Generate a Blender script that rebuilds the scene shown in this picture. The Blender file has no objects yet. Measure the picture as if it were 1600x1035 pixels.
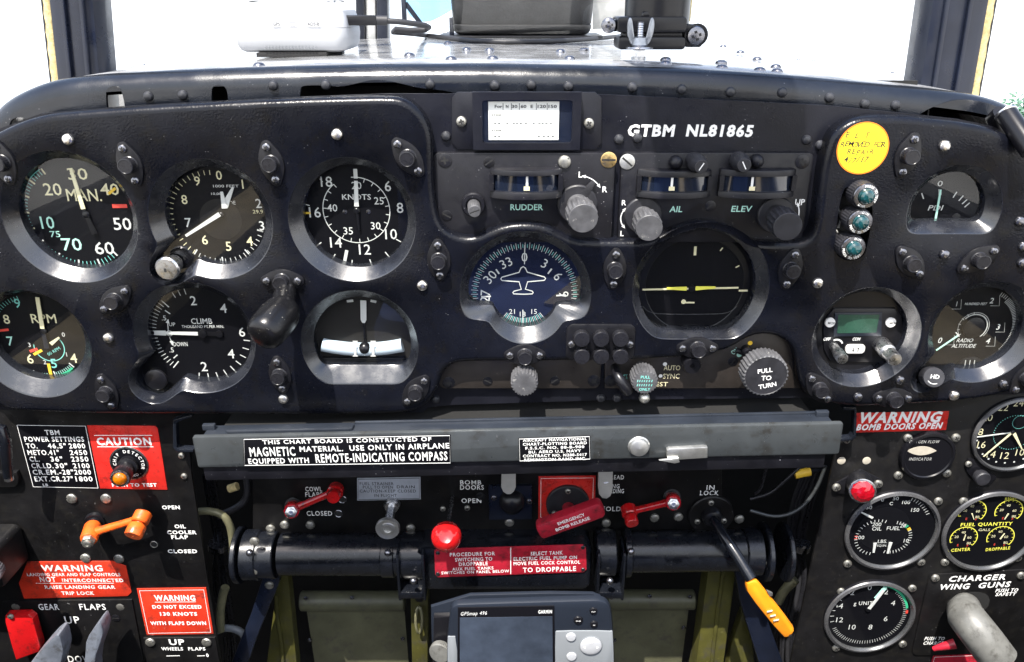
# Cockpit instrument panel, built in millimetres (panel plane Y=0, camera on the -Y side), scaled to metres.
import bpy, bmesh, math, random
from mathutils import Vector, Matrix, noise
from mathutils.geometry import delaunay_2d_cdt
from math import radians as R, sin, cos, pi, tan, atan2, hypot
random.seed(7)
S = 0.001
sc = bpy.context.scene
COL = sc.collection
# ------------------------------------------------------------------ camera
FPX, TH, DC = 1245.0, R(22.7), 510.0
cam = bpy.data.cameras.new('camera'); cam.sensor_width = 36; cam.lens = FPX/1600*36
cam.clip_start = 0.01; cam.clip_end = 3000
camo = bpy.data.objects.new('camera', cam); COL.objects.link(camo)
camo.location = (0, -DC*S, 0); camo.rotation_euler = (R(90)-TH, 0, 0)
sc.camera = camo
# ------------------------------------------------------------------ daylight
SUN_TRAVEL = Vector((0.42, 1.0, -2.3)).normalized()
wd = bpy.data.worlds.new('World'); sc.world = wd; wd.use_nodes = True
nt = wd.node_tree; nt.nodes.clear()
sky = nt.nodes.new('ShaderNodeTexSky'); sky.sky_type = 'NISHITA'; sky.sun_disc = False
PITCH = R(12.5)                                     # the aircraft stands on its tail wheel, so the ground drops away ahead of it
GR = Matrix.Rotation(PITCH, 3, 'X')                 # cockpit axes -> axes level with the ground
sg = GR @ -SUN_TRAVEL
el = math.asin(sg.z); az = atan2(sg.x, sg.y)
sky.sun_elevation = el; sky.sun_rotation = az; sky.air_density = 1.0; sky.dust_density = 1.5; sky.altitude = 0
bg = nt.nodes.new('ShaderNodeBackground'); bg.inputs[1].default_value = 0.15
wo = nt.nodes.new('ShaderNodeOutputWorld')
tcw = nt.nodes.new('ShaderNodeTexCoord'); mp = nt.nodes.new('ShaderNodeMapping'); mp.vector_type = 'POINT'; mp.inputs['Rotation'].default_value = (PITCH, 0, 0)
nt.links.new(tcw.outputs['Generated'], mp.inputs['Vector']); nt.links.new(mp.outputs[0], sky.inputs['Vector'])
# thin white summer haze lying over the horizon all round, broken higher up
def wn(t, **k):
    n = nt.nodes.new(t)
    for a, v in k.items(): setattr(n, a, v)
    return n
sx = wn('ShaderNodeSeparateXYZ'); nt.links.new(mp.outputs[0], sx.inputs[0])
hz_ = wn('ShaderNodeMapRange', interpolation_type='SMOOTHSTEP'); hz_.inputs[1].default_value = .80; hz_.inputs[2].default_value = .22; nt.links.new(sx.outputs[2], hz_.inputs[0])
nz_ = wn('ShaderNodeTexNoise'); nz_.inputs['Scale'].default_value = 2.6; nz_.inputs['Detail'].default_value = 6; nt.links.new(mp.outputs[0], nz_.inputs['Vector'])
nm = wn('ShaderNodeMapRange'); nm.inputs[1].default_value = .35; nm.inputs[2].default_value = .6; nm.inputs[3].default_value = .75; nm.inputs[4].default_value = 1; nt.links.new(nz_.outputs['Fac'], nm.inputs[0])
mu = wn('ShaderNodeMath', operation='MULTIPLY'); nt.links.new(hz_.outputs[0], mu.inputs[0]); nt.links.new(nm.outputs[0], mu.inputs[1])
mx_ = wn('ShaderNodeMix', data_type='RGBA'); mx_.inputs[7].default_value = (5.2, 5.4, 5.7, 1); nt.links.new(mu.outputs[0], mx_.inputs[0]); nt.links.new(sky.outputs[0], mx_.inputs[6])
nt.links.new(mx_.outputs[2], bg.inputs[0]); nt.links.new(bg.outputs[0], wo.inputs[0])
sl = bpy.data.lights.new('sun', 'SUN'); sl.energy = 4.2; sl.angle = R(0.5); sl.color = (1, 0.95, 0.87)
so = bpy.data.objects.new('sun', sl); COL.objects.link(so)
so.rotation_euler = SUN_TRAVEL.to_track_quat('-Z', 'Y').to_euler()
vs = sc.view_settings
vs.view_transform = 'Standard'; vs.look = 'None'; vs.gamma = 1; vs.use_curve_mapping = False
vs.exposure = 1.45
sc.render.engine = 'CYCLES'
sc.cycles.use_denoising = True
sc.cycles.max_bounces = 8; sc.cycles.transparent_max_bounces = 16
# ------------------------------------------------------------------ pixel <-> world helpers (pixels of the 1600x1035 photograph)
CT, ST = cos(TH), sin(TH)
def at(px, py, Y=0.0):
    a = (px-800)/FPX; b = -(py-517.5)/FPX
    d = Vector((a, CT+b*ST, -ST+b*CT)); t = (Y+DC)/d.y
    return Vector((d.x*t, Y, d.z*t))
def hpp(px, py, Y=0.0): return (at(px+.5, py, Y)-at(px-.5, py, Y)).length      # mm per pixel, across
def vpp(px, py, Y=0.0): return abs(at(px, py+.5, Y).z-at(px, py-.5, Y).z)      # mm per pixel, down
class Fr:
    def __init__(s, o, x=(1, 0, 0), y=(0, 0, 1), z=(0, -1, 0)):
        s.o = Vector(o); s.x = Vector(x).normalized(); s.y = Vector(y).normalized(); s.z = Vector(z).normalized()
    def p(s, u, v, w=0): return s.o+s.x*u+s.y*v+s.z*w
    def rot(s, a):
        return Fr(s.o, s.x*cos(a)+s.y*sin(a), s.y*cos(a)-s.x*sin(a), s.z)
    def off(s, u, v, w=0): return Fr(s.p(u, v, w), s.x, s.y, s.z)
def fpx(px, py, Y=0.0, rot=0.0):
    f = Fr(at(px, py, Y)); return f.rot(rot) if rot else f
def axis_fr(o, z, up=(0, 0, 1)):
    z = Vector(z).normalized(); up = Vector(up)
    x = up.cross(z)
    if x.length < 1e-4: x = Vector((1, 0, 0)).cross(z)
    x.normalize(); return Fr(o, x, z.cross(x), z)
def uv(fr, pts, Y):  # pixels on plane Y -> frame coordinates
    r = []
    for q in pts:
        d = at(q[0], q[1], Y)-fr.o; r.append((d.dot(fr.x), d.dot(fr.y)))
    return r
def smooth_poly(pts, it=2, closed=True):
    for _ in range(it):
        n = len(pts); o = []
        for i in range(n if closed else n-1):
            a, b = pts[i], pts[(i+1) % n]
            o.append((a[0]*.75+b[0]*.25, a[1]*.75+b[1]*.25)); o.append((a[0]*.25+b[0]*.75, a[1]*.25+b[1]*.75))
        if not closed: o = [pts[0]]+o+[pts[-1]]
        pts = o
    return pts
def area(p): return sum(p[i][0]*p[(i+1) % len(p)][1]-p[(i+1) % len(p)][0]*p[i][1] for i in range(len(p)))/2
def inset(p, d):  # inward offset of a counter-clockwise polygon
    n = len(p); o = []
    for i in range(n):
        a, b, c = p[i-1], p[i], p[(i+1) % n]
        e1 = Vector((b[0]-a[0], b[1]-a[1])); e2 = Vector((c[0]-b[0], c[1]-b[1]))
        if e1.length < 1e-7: e1 = e2
        if e2.length < 1e-7: e2 = e1
        e1.normalize(); e2.normalize()
        n1 = Vector((-e1.y, e1.x)); n2 = Vector((-e2.y, e2.x)); m = n1+n2
        if m.length < 1e-6: m = n1
        m.normalize(); k = max(.5, m.dot(n1)); o.append((b[0]+m.x*d/k, b[1]+m.y*d/k))
    return o
def rrect(w, h, r, n=5, cx=0, cy=0):
    r = min(r, w/2-1e-3, h/2-1e-3); o = []
    for (sx, sy, a0) in ((1, -1, -90), (1, 1, 0), (-1, 1, 90), (-1, -1, 180)):
        for k in range(n+1):
            a = R(a0+90*k/n); o.append((cx+sx*(w/2-r)+r*cos(a), cy+sy*(h/2-r)+r*sin(a)))
    return o
def circ(r, n=48, cx=0, cy=0): return [(cx+r*cos(2*pi*k/n), cy+r*sin(2*pi*k/n)) for k in range(n)]
def shape(Rr, lobes=(), clips=(), sm=3, n=120):
    """star-shaped opening about the origin: circle, cut by half-planes, joined with lobes, softened"""
    rr = []
    for k in range(n):
        a = 2*pi*k/n; ca, sa = cos(a), sin(a); r = Rr
        for (nx, ny, d) in clips:
            q = ca*nx+sa*ny
            if q > 1e-6: r = min(r, d/q)
        for (u, v, q) in lobes:
            b = ca*u+sa*v; disc = b*b-(u*u+v*v-q*q)
            if disc >= 0: r = max(r, b+math.sqrt(disc))
        rr.append(r)
    for _ in range(sm):
        rr = [(rr[i-1]+2*rr[i]+rr[(i+1) % n])/4 for i in range(n)]
    return [(rr[k]*cos(2*pi*k/n), rr[k]*sin(2*pi*k/n)) for k in range(n)]
# ------------------------------------------------------------------ materials
M = {}
def mat(name, col, rough=.5, metal=0., bump=0., bscale=1500., spec=.5, var=0., vscale=40., specks=0., speckcol=(.75, .75, .78), coat=0., emit=None, wear=0., wearcol=(.3, .3, .3), aniso=0., grime=0.):
    m = bpy.data.materials.new(name); m.use_nodes = True; t = m.node_tree; b = t.nodes['Principled BSDF']; L = t.links.new
    b.inputs['Roughness'].default_value = rough; b.inputs['Metallic'].default_value = metal
    b.inputs['Specular IOR Level'].default_value = spec; b.inputs['Coat Weight'].default_value = coat
    b.inputs['Coat Roughness'].default_value = .08
    c4 = (*col, 1); b.inputs['Base Color'].default_value = c4
    tc = t.nodes.new('ShaderNodeNewGeometry'); src = None
    def nz(scale, detail=3, rgh=.55):
        n = t.nodes.new('ShaderNodeTexNoise'); n.inputs['Scale'].default_value = scale; n.inputs['Detail'].default_value = detail
        n.inputs['Roughness'].default_value = rgh; L(tc.outputs['Position'], n.inputs['Vector']); return n.outputs['Fac']
    def ramp(fac, a, bb):
        r = t.nodes.new('ShaderNodeMapRange'); r.inputs[1].default_value = a; r.inputs[2].default_value = bb; L(fac, r.inputs[0]); return r.outputs[0]
    def mix(fac, A, B):
        x = t.nodes.new('ShaderNodeMix'); x.data_type = 'RGBA'
        if hasattr(fac, 'links'): L(fac, x.inputs[0])
        else: x.inputs[0].default_value = fac
        for v, i in ((A, 6), (B, 7)):
            if hasattr(v, 'links'): L(v, x.inputs[i])
            else: x.inputs[i].default_value = v
        return x.outputs[2]
    cur = c4
    if var:
        cur = mix(ramp(nz(vscale, 5, .6), .35, .68), tuple(v*(1-var) for v in col)+(1,), tuple(min(1, v*(1+var)) for v in col)+(1,))
    if grime: cur = mix(ramp(nz(vscale*2.7, 6, .7), .52, .75), cur, (.11*grime, .10*grime, .085*grime, 1))
    if wear: cur = mix(ramp(nz(220, 8, .75), .66-.1*wear, .70), cur, (*wearcol, 1))
    if specks:
        v = t.nodes.new('ShaderNodeTexVoronoi'); v.inputs['Scale'].default_value = 380; L(tc.outputs['Position'], v.inputs['Vector'])
        d = ramp(v.outputs['Distance'], .16*specks, .08*specks); g = ramp(nz(60, 5, .75), .52, .66)
        mm = t.nodes.new('ShaderNodeMath'); mm.operation = 'MULTIPLY'; L(d, mm.inputs[0]); L(g, mm.inputs[1])
        cur = mix(mm.outputs[0], cur, (*speckcol, 1))
    if hasattr(cur, 'links'): L(cur, b.inputs['Base Color'])
    if var or grime:
        rr = t.nodes.new('ShaderNodeMapRange'); rr.inputs[3].default_value = max(.03, rough-.10); rr.inputs[4].default_value = min(1, rough+.14)
        L(nz(vscale*1.7, 6, .65), rr.inputs[0]); rr.inputs[1].default_value = .3; rr.inputs[2].default_value = .7; L(rr.outputs[0], b.inputs['Roughness'])
    if bump:
        bp = t.nodes.new('ShaderNodeBump'); bp.inputs['Strength'].default_value = bump; bp.inputs['Distance'].default_value = .0006
        L(nz(bscale, 2, .5), bp.inputs['Height']); L(bp.outputs[0], b.inputs['Normal'])
    if emit:
        b.inputs['Emission Color'].default_value = (*emit[:3], 1); b.inputs['Emission Strength'].default_value = emit[3]
    M[name] = m; return m
def glassmat(name, tint, base=.035, edge=.35, rough=.0):
    m = bpy.data.materials.new(name); m.use_nodes = True; t = m.node_tree; t.nodes.clear(); L = t.links.new
    o = t.nodes.new('ShaderNodeOutputMaterial'); mx = t.nodes.new('ShaderNodeMixShader'); tr = t.nodes.new('ShaderNodeBsdfTransparent')
    gl = t.nodes.new('ShaderNodeBsdfGlossy'); gl.inputs['Roughness'].default_value = rough; tr.inputs[0].default_value = (*tint, 1)
    lw = t.nodes.new('ShaderNodeLayerWeight'); lw.inputs[0].default_value = .5
    pw = t.nodes.new('ShaderNodeMath'); pw.operation = 'POWER'; pw.inputs[1].default_value = 5; L(lw.outputs['Facing'], pw.inputs[0])
    fr = t.nodes.new('ShaderNodeMath'); fr.operation = 'MULTIPLY_ADD'; fr.inputs[1].default_value = .93; fr.inputs[2].default_value = .045; L(pw.outputs[0], fr.inputs[0])   # Schlick, same from both sides
    L(fr.outputs[0], mx.inputs[0]); L(tr.outputs[0], mx.inputs[1]); L(gl.outputs[0], mx.inputs[2]); L(mx.outputs[0], o.inputs[0]); M[name] = m
mat('panel_black', (.0042, .0048, .0080), .25, bump=.26, bscale=700, var=.3, vscale=25, specks=.45, spec=.26, grime=.06, wear=.02, wearcol=(.10, .10, .10))
mat('bevel_black', (.008, .009, .013), .23, bump=.05, bscale=900, var=.25, vscale=40, specks=.4, spec=1.0)
mat('base_black', (.008, .0085, .013), .34, spec=.3, bump=.12, bscale=1100, var=.3, vscale=30, specks=.5)
mat('unit_black', (.0075, .0075, .0105), .38, spec=.35, bump=.10, bscale=1500, var=.3, vscale=60, specks=.6, wear=.15, wearcol=(.12, .11, .10))
mat('side_black', (.0052, .005, .0055), .40, bump=.08, bscale=1400, var=.3, vscale=40, specks=.4, grime=.10, spec=.32, wear=.02, wearcol=(.12, .12, .12))
mat('lip_black', (.009, .011, .016), .19, bump=.12, bscale=1300, var=.25, vscale=30, specks=.55)
mat('deck_glare', (.25, .255, .265), .24, coat=.6, bump=.12, bscale=900, var=.45, vscale=28, grime=.6, specks=.8, speckcol=(.05, .05, .05))  # black deck lightened in colour to carry sky glare, under dust and specks
mat('lamp_black', (.007, .007, .009), .34, spec=.35, bump=.06, var=.2, vscale=150)
mat('button_grey', (.013, .013, .016), .28, spec=.4, bump=.05, var=.2, vscale=200)
mat('rivet_paint', (.024, .025, .03), .38, bump=.05, var=.25, vscale=200)
mat('knob_grey', (.075, .075, .08), .42, bump=.12, bscale=2500, var=.3, vscale=120, wear=.45, wearcol=(.34, .33, .31))
mat('knob_dark', (.018, .018, .022), .46, bump=.10, bscale=2500, var=.3, vscale=120, wear=.15, wearcol=(.15, .15, .15))
mat('steel', (.62, .62, .63), .28, 1., bump=.04, bscale=3000, var=.12, vscale=200)
mat('bright_screw', (.80, .77, .72), .30, 1., bump=.05, bscale=3000, var=.1, vscale=300)
mat('dark_screw', (.22, .22, .24), .22, .95, bump=.01, var=.2, vscale=300)
mat('zinc_screw', (.42, .41, .37), .42, .9, bump=.06, bscale=2500, var=.25, vscale=300)
mat('brass_screw', (.70, .50, .22), .32, 1., var=.15, vscale=300)
mat('recess_shade', (.012, .012, .012), .7)  # black faces stand in for the shade inside slots and holes
mat('aluminium', (.62, .62, .60), .40, .9, bump=.05, bscale=1800, var=.15, vscale=60, wear=.1, wearcol=(.4, .4, .38))
mat('chart_grey', (.052, .058, .062), .32, .2, bump=.06, bscale=1500, var=.2, vscale=22, specks=.5, grime=.25)
mat('chart_top', (.016, .020, .028), .36, bump=.05, var=.2, vscale=30)
mat('dial_black', (.0042, .0042, .006), .5, spec=.12)
mat('dial_blue_sheen', (.005, .007, .020), .5, spec=.15)  # blue of mirrored clothing and sky put into the compass dial
mat('dial_rim', (.006, .006, .008), .3, spec=.35)
mat('print_white', (.80, .80, .78), .55)
mat('dial_white', (.58, .58, .56), .55)
mat('print_dim', (.42, .42, .40), .55)
mat('print_cream', (.72, .66, .42), .55)
mat('print_teal', (.20, .58, .52), .55)
mat('print_mint', (.42, .72, .62), .55)
mat('print_yellow', (.80, .74, .10), .5)
mat('print_gold', (.82, .52, .04), .5)
mat('print_red', (.72, .06, .04), .5)
mat('print_green', (.04, .42, .22), .5)
mat('ink', (.02, .02, .02), .6)
mat('paper', (.80, .79, .76), .7)
mat('red_paint', (.58, .024, .018), .30, bump=.05, bscale=2000, var=.18, vscale=60, coat=.2, grime=.15)
mat('orange_paint', (.72, .11, .012), .34, bump=.06, bscale=2000, var=.2, vscale=80, wear=.22, wearcol=(.42, .38, .33), grime=.2)
mat('red_plate', (.60, .036, .014), .36, bump=.08, bscale=700, var=.2, vscale=40, wear=.18, wearcol=(.5, .24, .16), grime=.2)
mat('print_worn', (.74, .72, .69), .6, wear=1.3, wearcol=(.55, .08, .05))
mat('crimson_plate', (.38, .014, .030), .34, bump=.04, var=.2, vscale=40, wear=.06, wearcol=(.45, .2, .2), grime=.12)
mat('knob_red', (.46, .008, .010), .18, coat=.5, var=.12, vscale=60, grime=.12)
mat('sticker_yellow', (.90, .68, .016), .5, bump=.05, bscale=600)
mat('sticker_fringe', (.85, .22, .01), .5)  # orange rim paints the colour glow round the sticker
mat('tag_amber', (.80, .26, .010), .4, bump=.04, bscale=600, var=.1, vscale=60)
mat('lens_amber', (.45, .11, .001), .10, coat=.8, var=.3, vscale=300)
mat('tag_grey', (.40, .43, .49), .42, .2, bump=.04, var=.12, vscale=80)
mat('paddle_grey', (.40, .39, .37), .45, bump=.04, var=.1, vscale=80)
mat('cream_enamel', (.42, .38, .31), .5, var=.1, vscale=200)
mat('webbing', (.34, .29, .19), .85, bump=.4, bscale=600)
mat('lens_teal', (.006, .045, .05), .06, coat=1, var=.5, vscale=300)
mat('lens_red', (.30, .003, .010), .07, coat=1, var=.3, vscale=260)
mat('elbow_black', (.006, .006, .007), .26, bump=.12, bscale=1500, specks=1.0, speckcol=(.4, .38, .33), spec=.35)
mat('strip_khaki_sheen', (.030, .025, .022), .36, bump=.1, bscale=1200, var=.3, vscale=50, specks=.4, wear=.1, wearcol=(.12, .10, .08))  # brown sheen of mirrored sunlit khaki put into the strip's colour
mat('lcd_green', (.020, .062, .042), .22, var=.2, vscale=60)
mat('lcd_dark', (.008, .012, .024), .06, coat=1)
mat('liquid_glass', (.50, .58, .66), .12, coat=.5)
mat('dial_sheen', (.020, .0185, .018), .5, spec=.2)  # paler brownish tone paints a reflection on the turn dial
mat('rim_grey', (.11, .11, .115), .28, .5, bump=.04, var=.2, vscale=60)
mat('mirrored_khaki', (.30, .25, .16), .8, bump=.3, bscale=300, var=.2, vscale=15)
mat('plastic_white', (.40, .41, .43), .40, bump=.03)
mat('plastic_grey', (.20, .215, .23), .38, bump=.05, bscale=2500)
mat('plastic_slate', (.013, .017, .026), .36, bump=.06, bscale=2500)
mat('plastic_black', (.007, .007, .009), .30, spec=.38, bump=.05, bscale=2000)
mat('rubber', (.022, .022, .026), .55, bump=.05)
mat('leather', (.018, .0185, .020), .44, bump=.5, bscale=420, var=.3, vscale=60)
mat('pillar_blue', (.006, .009, .020), .32, bump=.04, var=.2, vscale=30)
mat('rope_tan', (.52, .42, .20), .8, bump=.6, bscale=900, var=.3, vscale=300)
mat('chromate', (.060, .057, .011), .5, bump=.08, bscale=900, var=.3, vscale=30, wear=.12, wearcol=(.3, .28, .12), grime=.4)
mat('olive_grey', (.10, .10, .058), .48, bump=.10, bscale=900, var=.25, vscale=25, grime=.5)
mat('tube_black', (.005, .006, .009), .24, bump=.05, bscale=900, var=.3, vscale=40, specks=.5)
mat('handle_grey', (.12, .12, .112), .40, bump=.06, bscale=1500, var=.3, vscale=40, wear=.15, wearcol=(.3, .3, .28), grime=.3)
mat('lever_grey', (.13, .145, .175), .36, bump=.06, var=.3, vscale=50, wear=.2, wearcol=(.36, .36, .36), grime=.3)
mat('cast_grey', (.34, .36, .39), .38, .85, bump=.12, bscale=1500, var=.2, vscale=150)
mat('screen_sheen', (.036, .046, .066), .10, var=.5, vscale=18, coat=.6)  # mottled grey blue paints the reflection on the navigator screen
mat('pipe_tan', (.20, .19, .11), .40, .2, bump=.05, var=.25, vscale=60)
mat('interior', (.006, .006, .006), .8, var=.3, vscale=8)
mat('side_wall', (.018, .018, .011), .7, var=.3, vscale=8)
mat('seat_olive', (.03, .027, .016), .8, bump=.3, bscale=500, var=.2, vscale=20)
mat('mirrored_blue', (.045, .085, .26), .8, bump=.3, bscale=700, var=.25, vscale=20)
mat('concrete', (.52, .51, .48), .85, var=.15, vscale=.8)
mat('leaf', (.06, .14, .09), .6, var=.4, vscale=1.2)
mat('bark', (.12, .09, .06), .9, var=.3, vscale=5)
mat('velcro', (.015, .015, .016), .95, bump=1, bscale=900)
glassmat('glass', (.97, .985, .98))
glassmat('pane', (.985, .99, .99))
glassmat('sight_glass', (.62, .80, .90))
# ------------------------------------------------------------------ mesh builder
class MB:
    def __init__(s, m=None): s.v = []; s.f = []; s.mi = []; s.mats = []; s.c = 0; s.flat = set(); s.isflat = False; m and s.m(m)
    def m(s, name):
        if name not in s.mats: s.mats.append(name)
        s.c = s.mats.index(name); return s
    def face(s, idx):
        s.f.append(tuple(idx)); s.mi.append(s.c)
    def add(s, pts):
        b = len(s.v); s.v.extend(Vector(p) for p in pts); return b
    def loft(s, rings, closed=True, cap0=False, cap1=False):
        bs = [s.add(r) for r in rings]; n = len(rings[0])
        for k in range(len(rings)-1):
            a, b = bs[k], bs[k+1]
            for i in range(n if closed else n-1):
                j = (i+1) % n; s.face((a+i, a+j, b+j, b+i))
        if cap0: s.face([bs[0]+i for i in range(n)][::-1])
        if cap1: s.face([bs[-1]+i for i in range(n)])
        return s
    def lathe(s, fr, prof, n=28, mod=None, caps=True):
        """prof: (radius, height) from the base up; mod=(rows, teeth, depth) ribs those rows"""
        rings = []; ends = [None, None]
        pr = list(prof)
        for k, (r, w) in enumerate(pr):
            rr = max(r, 1e-4); pts = []
            for i in range(n):
                a = 2*pi*i/n; q = rr
                if mod and k in mod[0]: q = rr*(1-mod[2]*(.5-.5*cos(a*mod[1])))
                pts.append(fr.p(q*cos(a), q*sin(a), w))
            rings.append(pts)
        return s.loft(rings, cap0=caps and pr[0][0] > 1e-3, cap1=caps and pr[-1][0] > 1e-3)
    def plate(s, fr, poly, w0, w1, bev=0., bottom=True, hole=None):
        if area(poly) < 0: poly = poly[::-1]
        rings = [[fr.p(u, v, w0) for u, v in poly]]
        if bev > 0:
            for k in range(3):
                a = pi/2*k/2; q = inset(poly, bev*(1-cos(a))); rings.append([fr.p(u, v, w1-bev+bev*sin(a)) for u, v in q])
        else: rings.append([fr.p(u, v, w1) for u, v in poly])
        return s.loft(rings, cap0=bottom, cap1=True)
    def box(s, fr, w, h, d, bev=0., r=None, u=0, v=0, w0=0):
        return s.plate(fr, rrect(w, h, r if r is not None else max(bev, .01), 3, u, v), w0, w0+d, bev)
    def quad(s, fr, u0, v0, u1, v1, w):
        b = s.add([fr.p(u0, v0, w), fr.p(u1, v0, w), fr.p(u1, v1, w), fr.p(u0, v1, w)]); s.face((b, b+1, b+2, b+3)); return s
    def bar(s, fr, a, b, wd, w, wd2=None):
        a = Vector(a); b = Vector(b); d = (b-a).normalized(); n = Vector((-d.y, d.x)); wd2 = wd if wd2 is None else wd2
        q = [a-n*wd/2, b-n*wd2/2, b+n*wd2/2, a+n*wd/2]
        i = s.add([fr.p(p.x, p.y, w) for p in q]); s.face((i, i+1, i+2, i+3)); return s
    def line(s, fr, pts, wd, w, closed=False):
        n = len(pts)
        P = [Vector(p) for p in pts]; L = []; Rr = []
        for i in range(n):
            a = P[i-1] if (i > 0 or closed) else P[i]; c = P[(i+1) % n] if (i < n-1 or closed) else P[i]
            d = (c-a).normalized(); nn = Vector((-d.y, d.x))*wd/2; L.append(P[i]+nn); Rr.append(P[i]-nn)
        i0 = s.add([fr.p(q.x, q.y, w) for q in L]); i1 = s.add([fr.p(q.x, q.y, w) for q in Rr])
        for i in range(n if closed else n-1):
            j = (i+1) % n; s.face((i1+i, i1+j, i0+j, i0+i))
        return s
    def arc(s, fr, r, a0, a1, wd, w, n=32, c=(0, 0)):
        return s.line(fr, [(c[0]+r*cos(R(a0+(a1-a0)*k/n)), c[1]+r*sin(R(a0+(a1-a0)*k/n))) for k in range(n+1)], wd, w)
    def ticks(s, fr, r0, r1, a0, a1, n, wd, w, skip=None):
        for k in range(n+1):
            if skip and skip(k): continue
            a = R(a0+(a1-a0)*k/n); s.bar(fr, (r0*cos(a), r0*sin(a)), (r1*cos(a), r1*sin(a)), wd, w*.4)
        return s
    def disc(s, fr, r, w, n=40, cx=0, cy=0, poly=None):
        p = poly or circ(r, n, cx, cy)
        if area(p) < 0: p = p[::-1]
        b = s.add([fr.p(u, v, w) for u, v in p]); s.face(range(b, b+len(p))); return s
    def tube(s, pts, r, n=12, caps=True):
        pts = [Vector(p) for p in pts]; k = len(pts); rr = r if isinstance(r, (list, tuple)) else [r]*k
        rings = []; up = None
        for i in range(k):
            d = (pts[min(i+1, k-1)]-pts[max(i-1, 0)]).normalized()
            if up is None:
                up = Vector((0, 0, 1)) if abs(d.z) < .9 else Vector((0, 1, 0))
            x = up.cross(d).normalized(); up = d.cross(x).normalized()
            rings.append([pts[i]+(x*cos(2*pi*j/n)+up*sin(2*pi*j/n))*rr[i] for j in range(n)])
        return s.loft(rings, cap0=caps, cap1=caps)
    def cyl(s, a, b, r, n=20, bev=.0):
        fr = axis_fr(a, Vector(b)-Vector(a)); h = (Vector(b)-Vector(a)).length
        pr = [(r, 0), (r, h)] if not bev else [(r-bev, 0), (r, bev), (r, h-bev), (r-bev, h)]
        return s.lathe(fr, pr, n)
    def ball(s, o, r, n=20, sq=1., ax=(0, 0, 1)):
        fr = axis_fr(o, ax); return s.lathe(fr, [(r*sin(pi*k/10), -r*sq*cos(pi*k/10)) for k in range(11)], n)
    def mesh(s, name, base=(0, 0, 0), ang=32):
        me = bpy.data.meshes.new(name); bv = Vector(base)
        me.from_pydata([tuple((p-bv)*S) for p in s.v], [], s.f); me.update()
        for q in s.mats: me.materials.append(M[q])
        me.polygons.foreach_set('material_index', s.mi)
        bm = bmesh.new(); bm.from_mesh(me)
        bmesh.ops.remove_doubles(bm, verts=bm.verts, dist=1e-7)
        bm.to_mesh(me); bm.free()
        me.polygons.foreach_set('use_smooth', [True]*len(me.polygons)); me.set_sharp_from_angle(angle=R(ang)); me.update()
        return me
_tc = {}
def glyphs(t, bold=0., sp=1.):
    k = (t, bold, sp)
    if k not in _tc:
        c = bpy.data.curves.new('t', 'FONT'); c.body = t; c.size = 1; c.resolution_u = 2; c.offset = bold; c.space_character = sp
        o = bpy.data.objects.new('t', c); me = bpy.data.meshes.new_from_object(o)
        vs_ = [(q.co.x, q.co.y) for q in me.vertices]; fs = [tuple(p.vertices) for p in me.polygons]
        bpy.data.objects.remove(o); bpy.data.curves.remove(c); bpy.data.meshes.remove(me)
        xs = [q[0] for q in vs_] or [0, 1]
        _tc[k] = (vs_, fs, min(xs), max(xs))
    return _tc[k]
def put(mb, t, fr, u, v, h, w=None, rot=0., shear=0., lift=.07, bold=.012, align='C', xs=1., sp=1.):
    """flat lettering: cap height h mm, vertical middle of the capitals at v"""
    vs_, fs, x0, x1 = glyphs(t, bold, sp)
    k = h/.691; sx = k*xs
    if w: sx = w/max(1e-6, (x1-x0))
    cr, sr = cos(rot), sin(rot); a = {'C': (x0+x1)/2, 'L': x0, 'R': x1}[align]; P = []
    for (x, y) in vs_:
        X = (x-a)*sx+shear*(y-.3455)*k; Yv = (y-.3455)*k
        P.append(fr.p(u+X*cr-Yv*sr, v+X*sr+Yv*cr, lift))
    b = mb.add(P)
    for f in fs: mb.face([b+i for i in f])
def tpx(mb, t, px, py, h, Y, wpx=None, rot=0., **k):   # centred on a pixel, cap height in pixels
    fr = fpx(px, py, Y); put(mb, t, fr, 0, 0, h*vpp(px, py, Y), wpx*hpp(px, py, Y) if wpx else None, rot, **k)
def tl(mb, t, a, b, h, Y, **k):                        # stretched between two pixel points on the line through the middle of the capitals
    A, B = at(*a, Y), at(*b, Y); d = B-A; fr = Fr((A+B)/2, d, Vector((0, -1, 0)).cross(d)*1, (0, -1, 0))
    fr.y = fr.z.cross(fr.x); m = ((a[0]+b[0])/2, (a[1]+b[1])/2)
    k.setdefault('sp', 1.16); put(mb, t, fr, 0, 0, h*vpp(*m, Y), d.length, **k)
def arctext(mb, t, fr, r, h, a_mid, step, lift=.25, inward=False, bold=.012, c=(0, 0)):
    n = len(t)
    for i, ch in enumerate(t):
        if ch == ' ': continue
        a = R(a_mid+(-(i-(n-1)/2)*step if not inward else (i-(n-1)/2)*step))
        put(mb, ch, fr, c[0]+r*cos(a), c[1]+r*sin(a), h, rot=a-pi/2 if not inward else a+pi/2, lift=lift, bold=bold)
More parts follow.
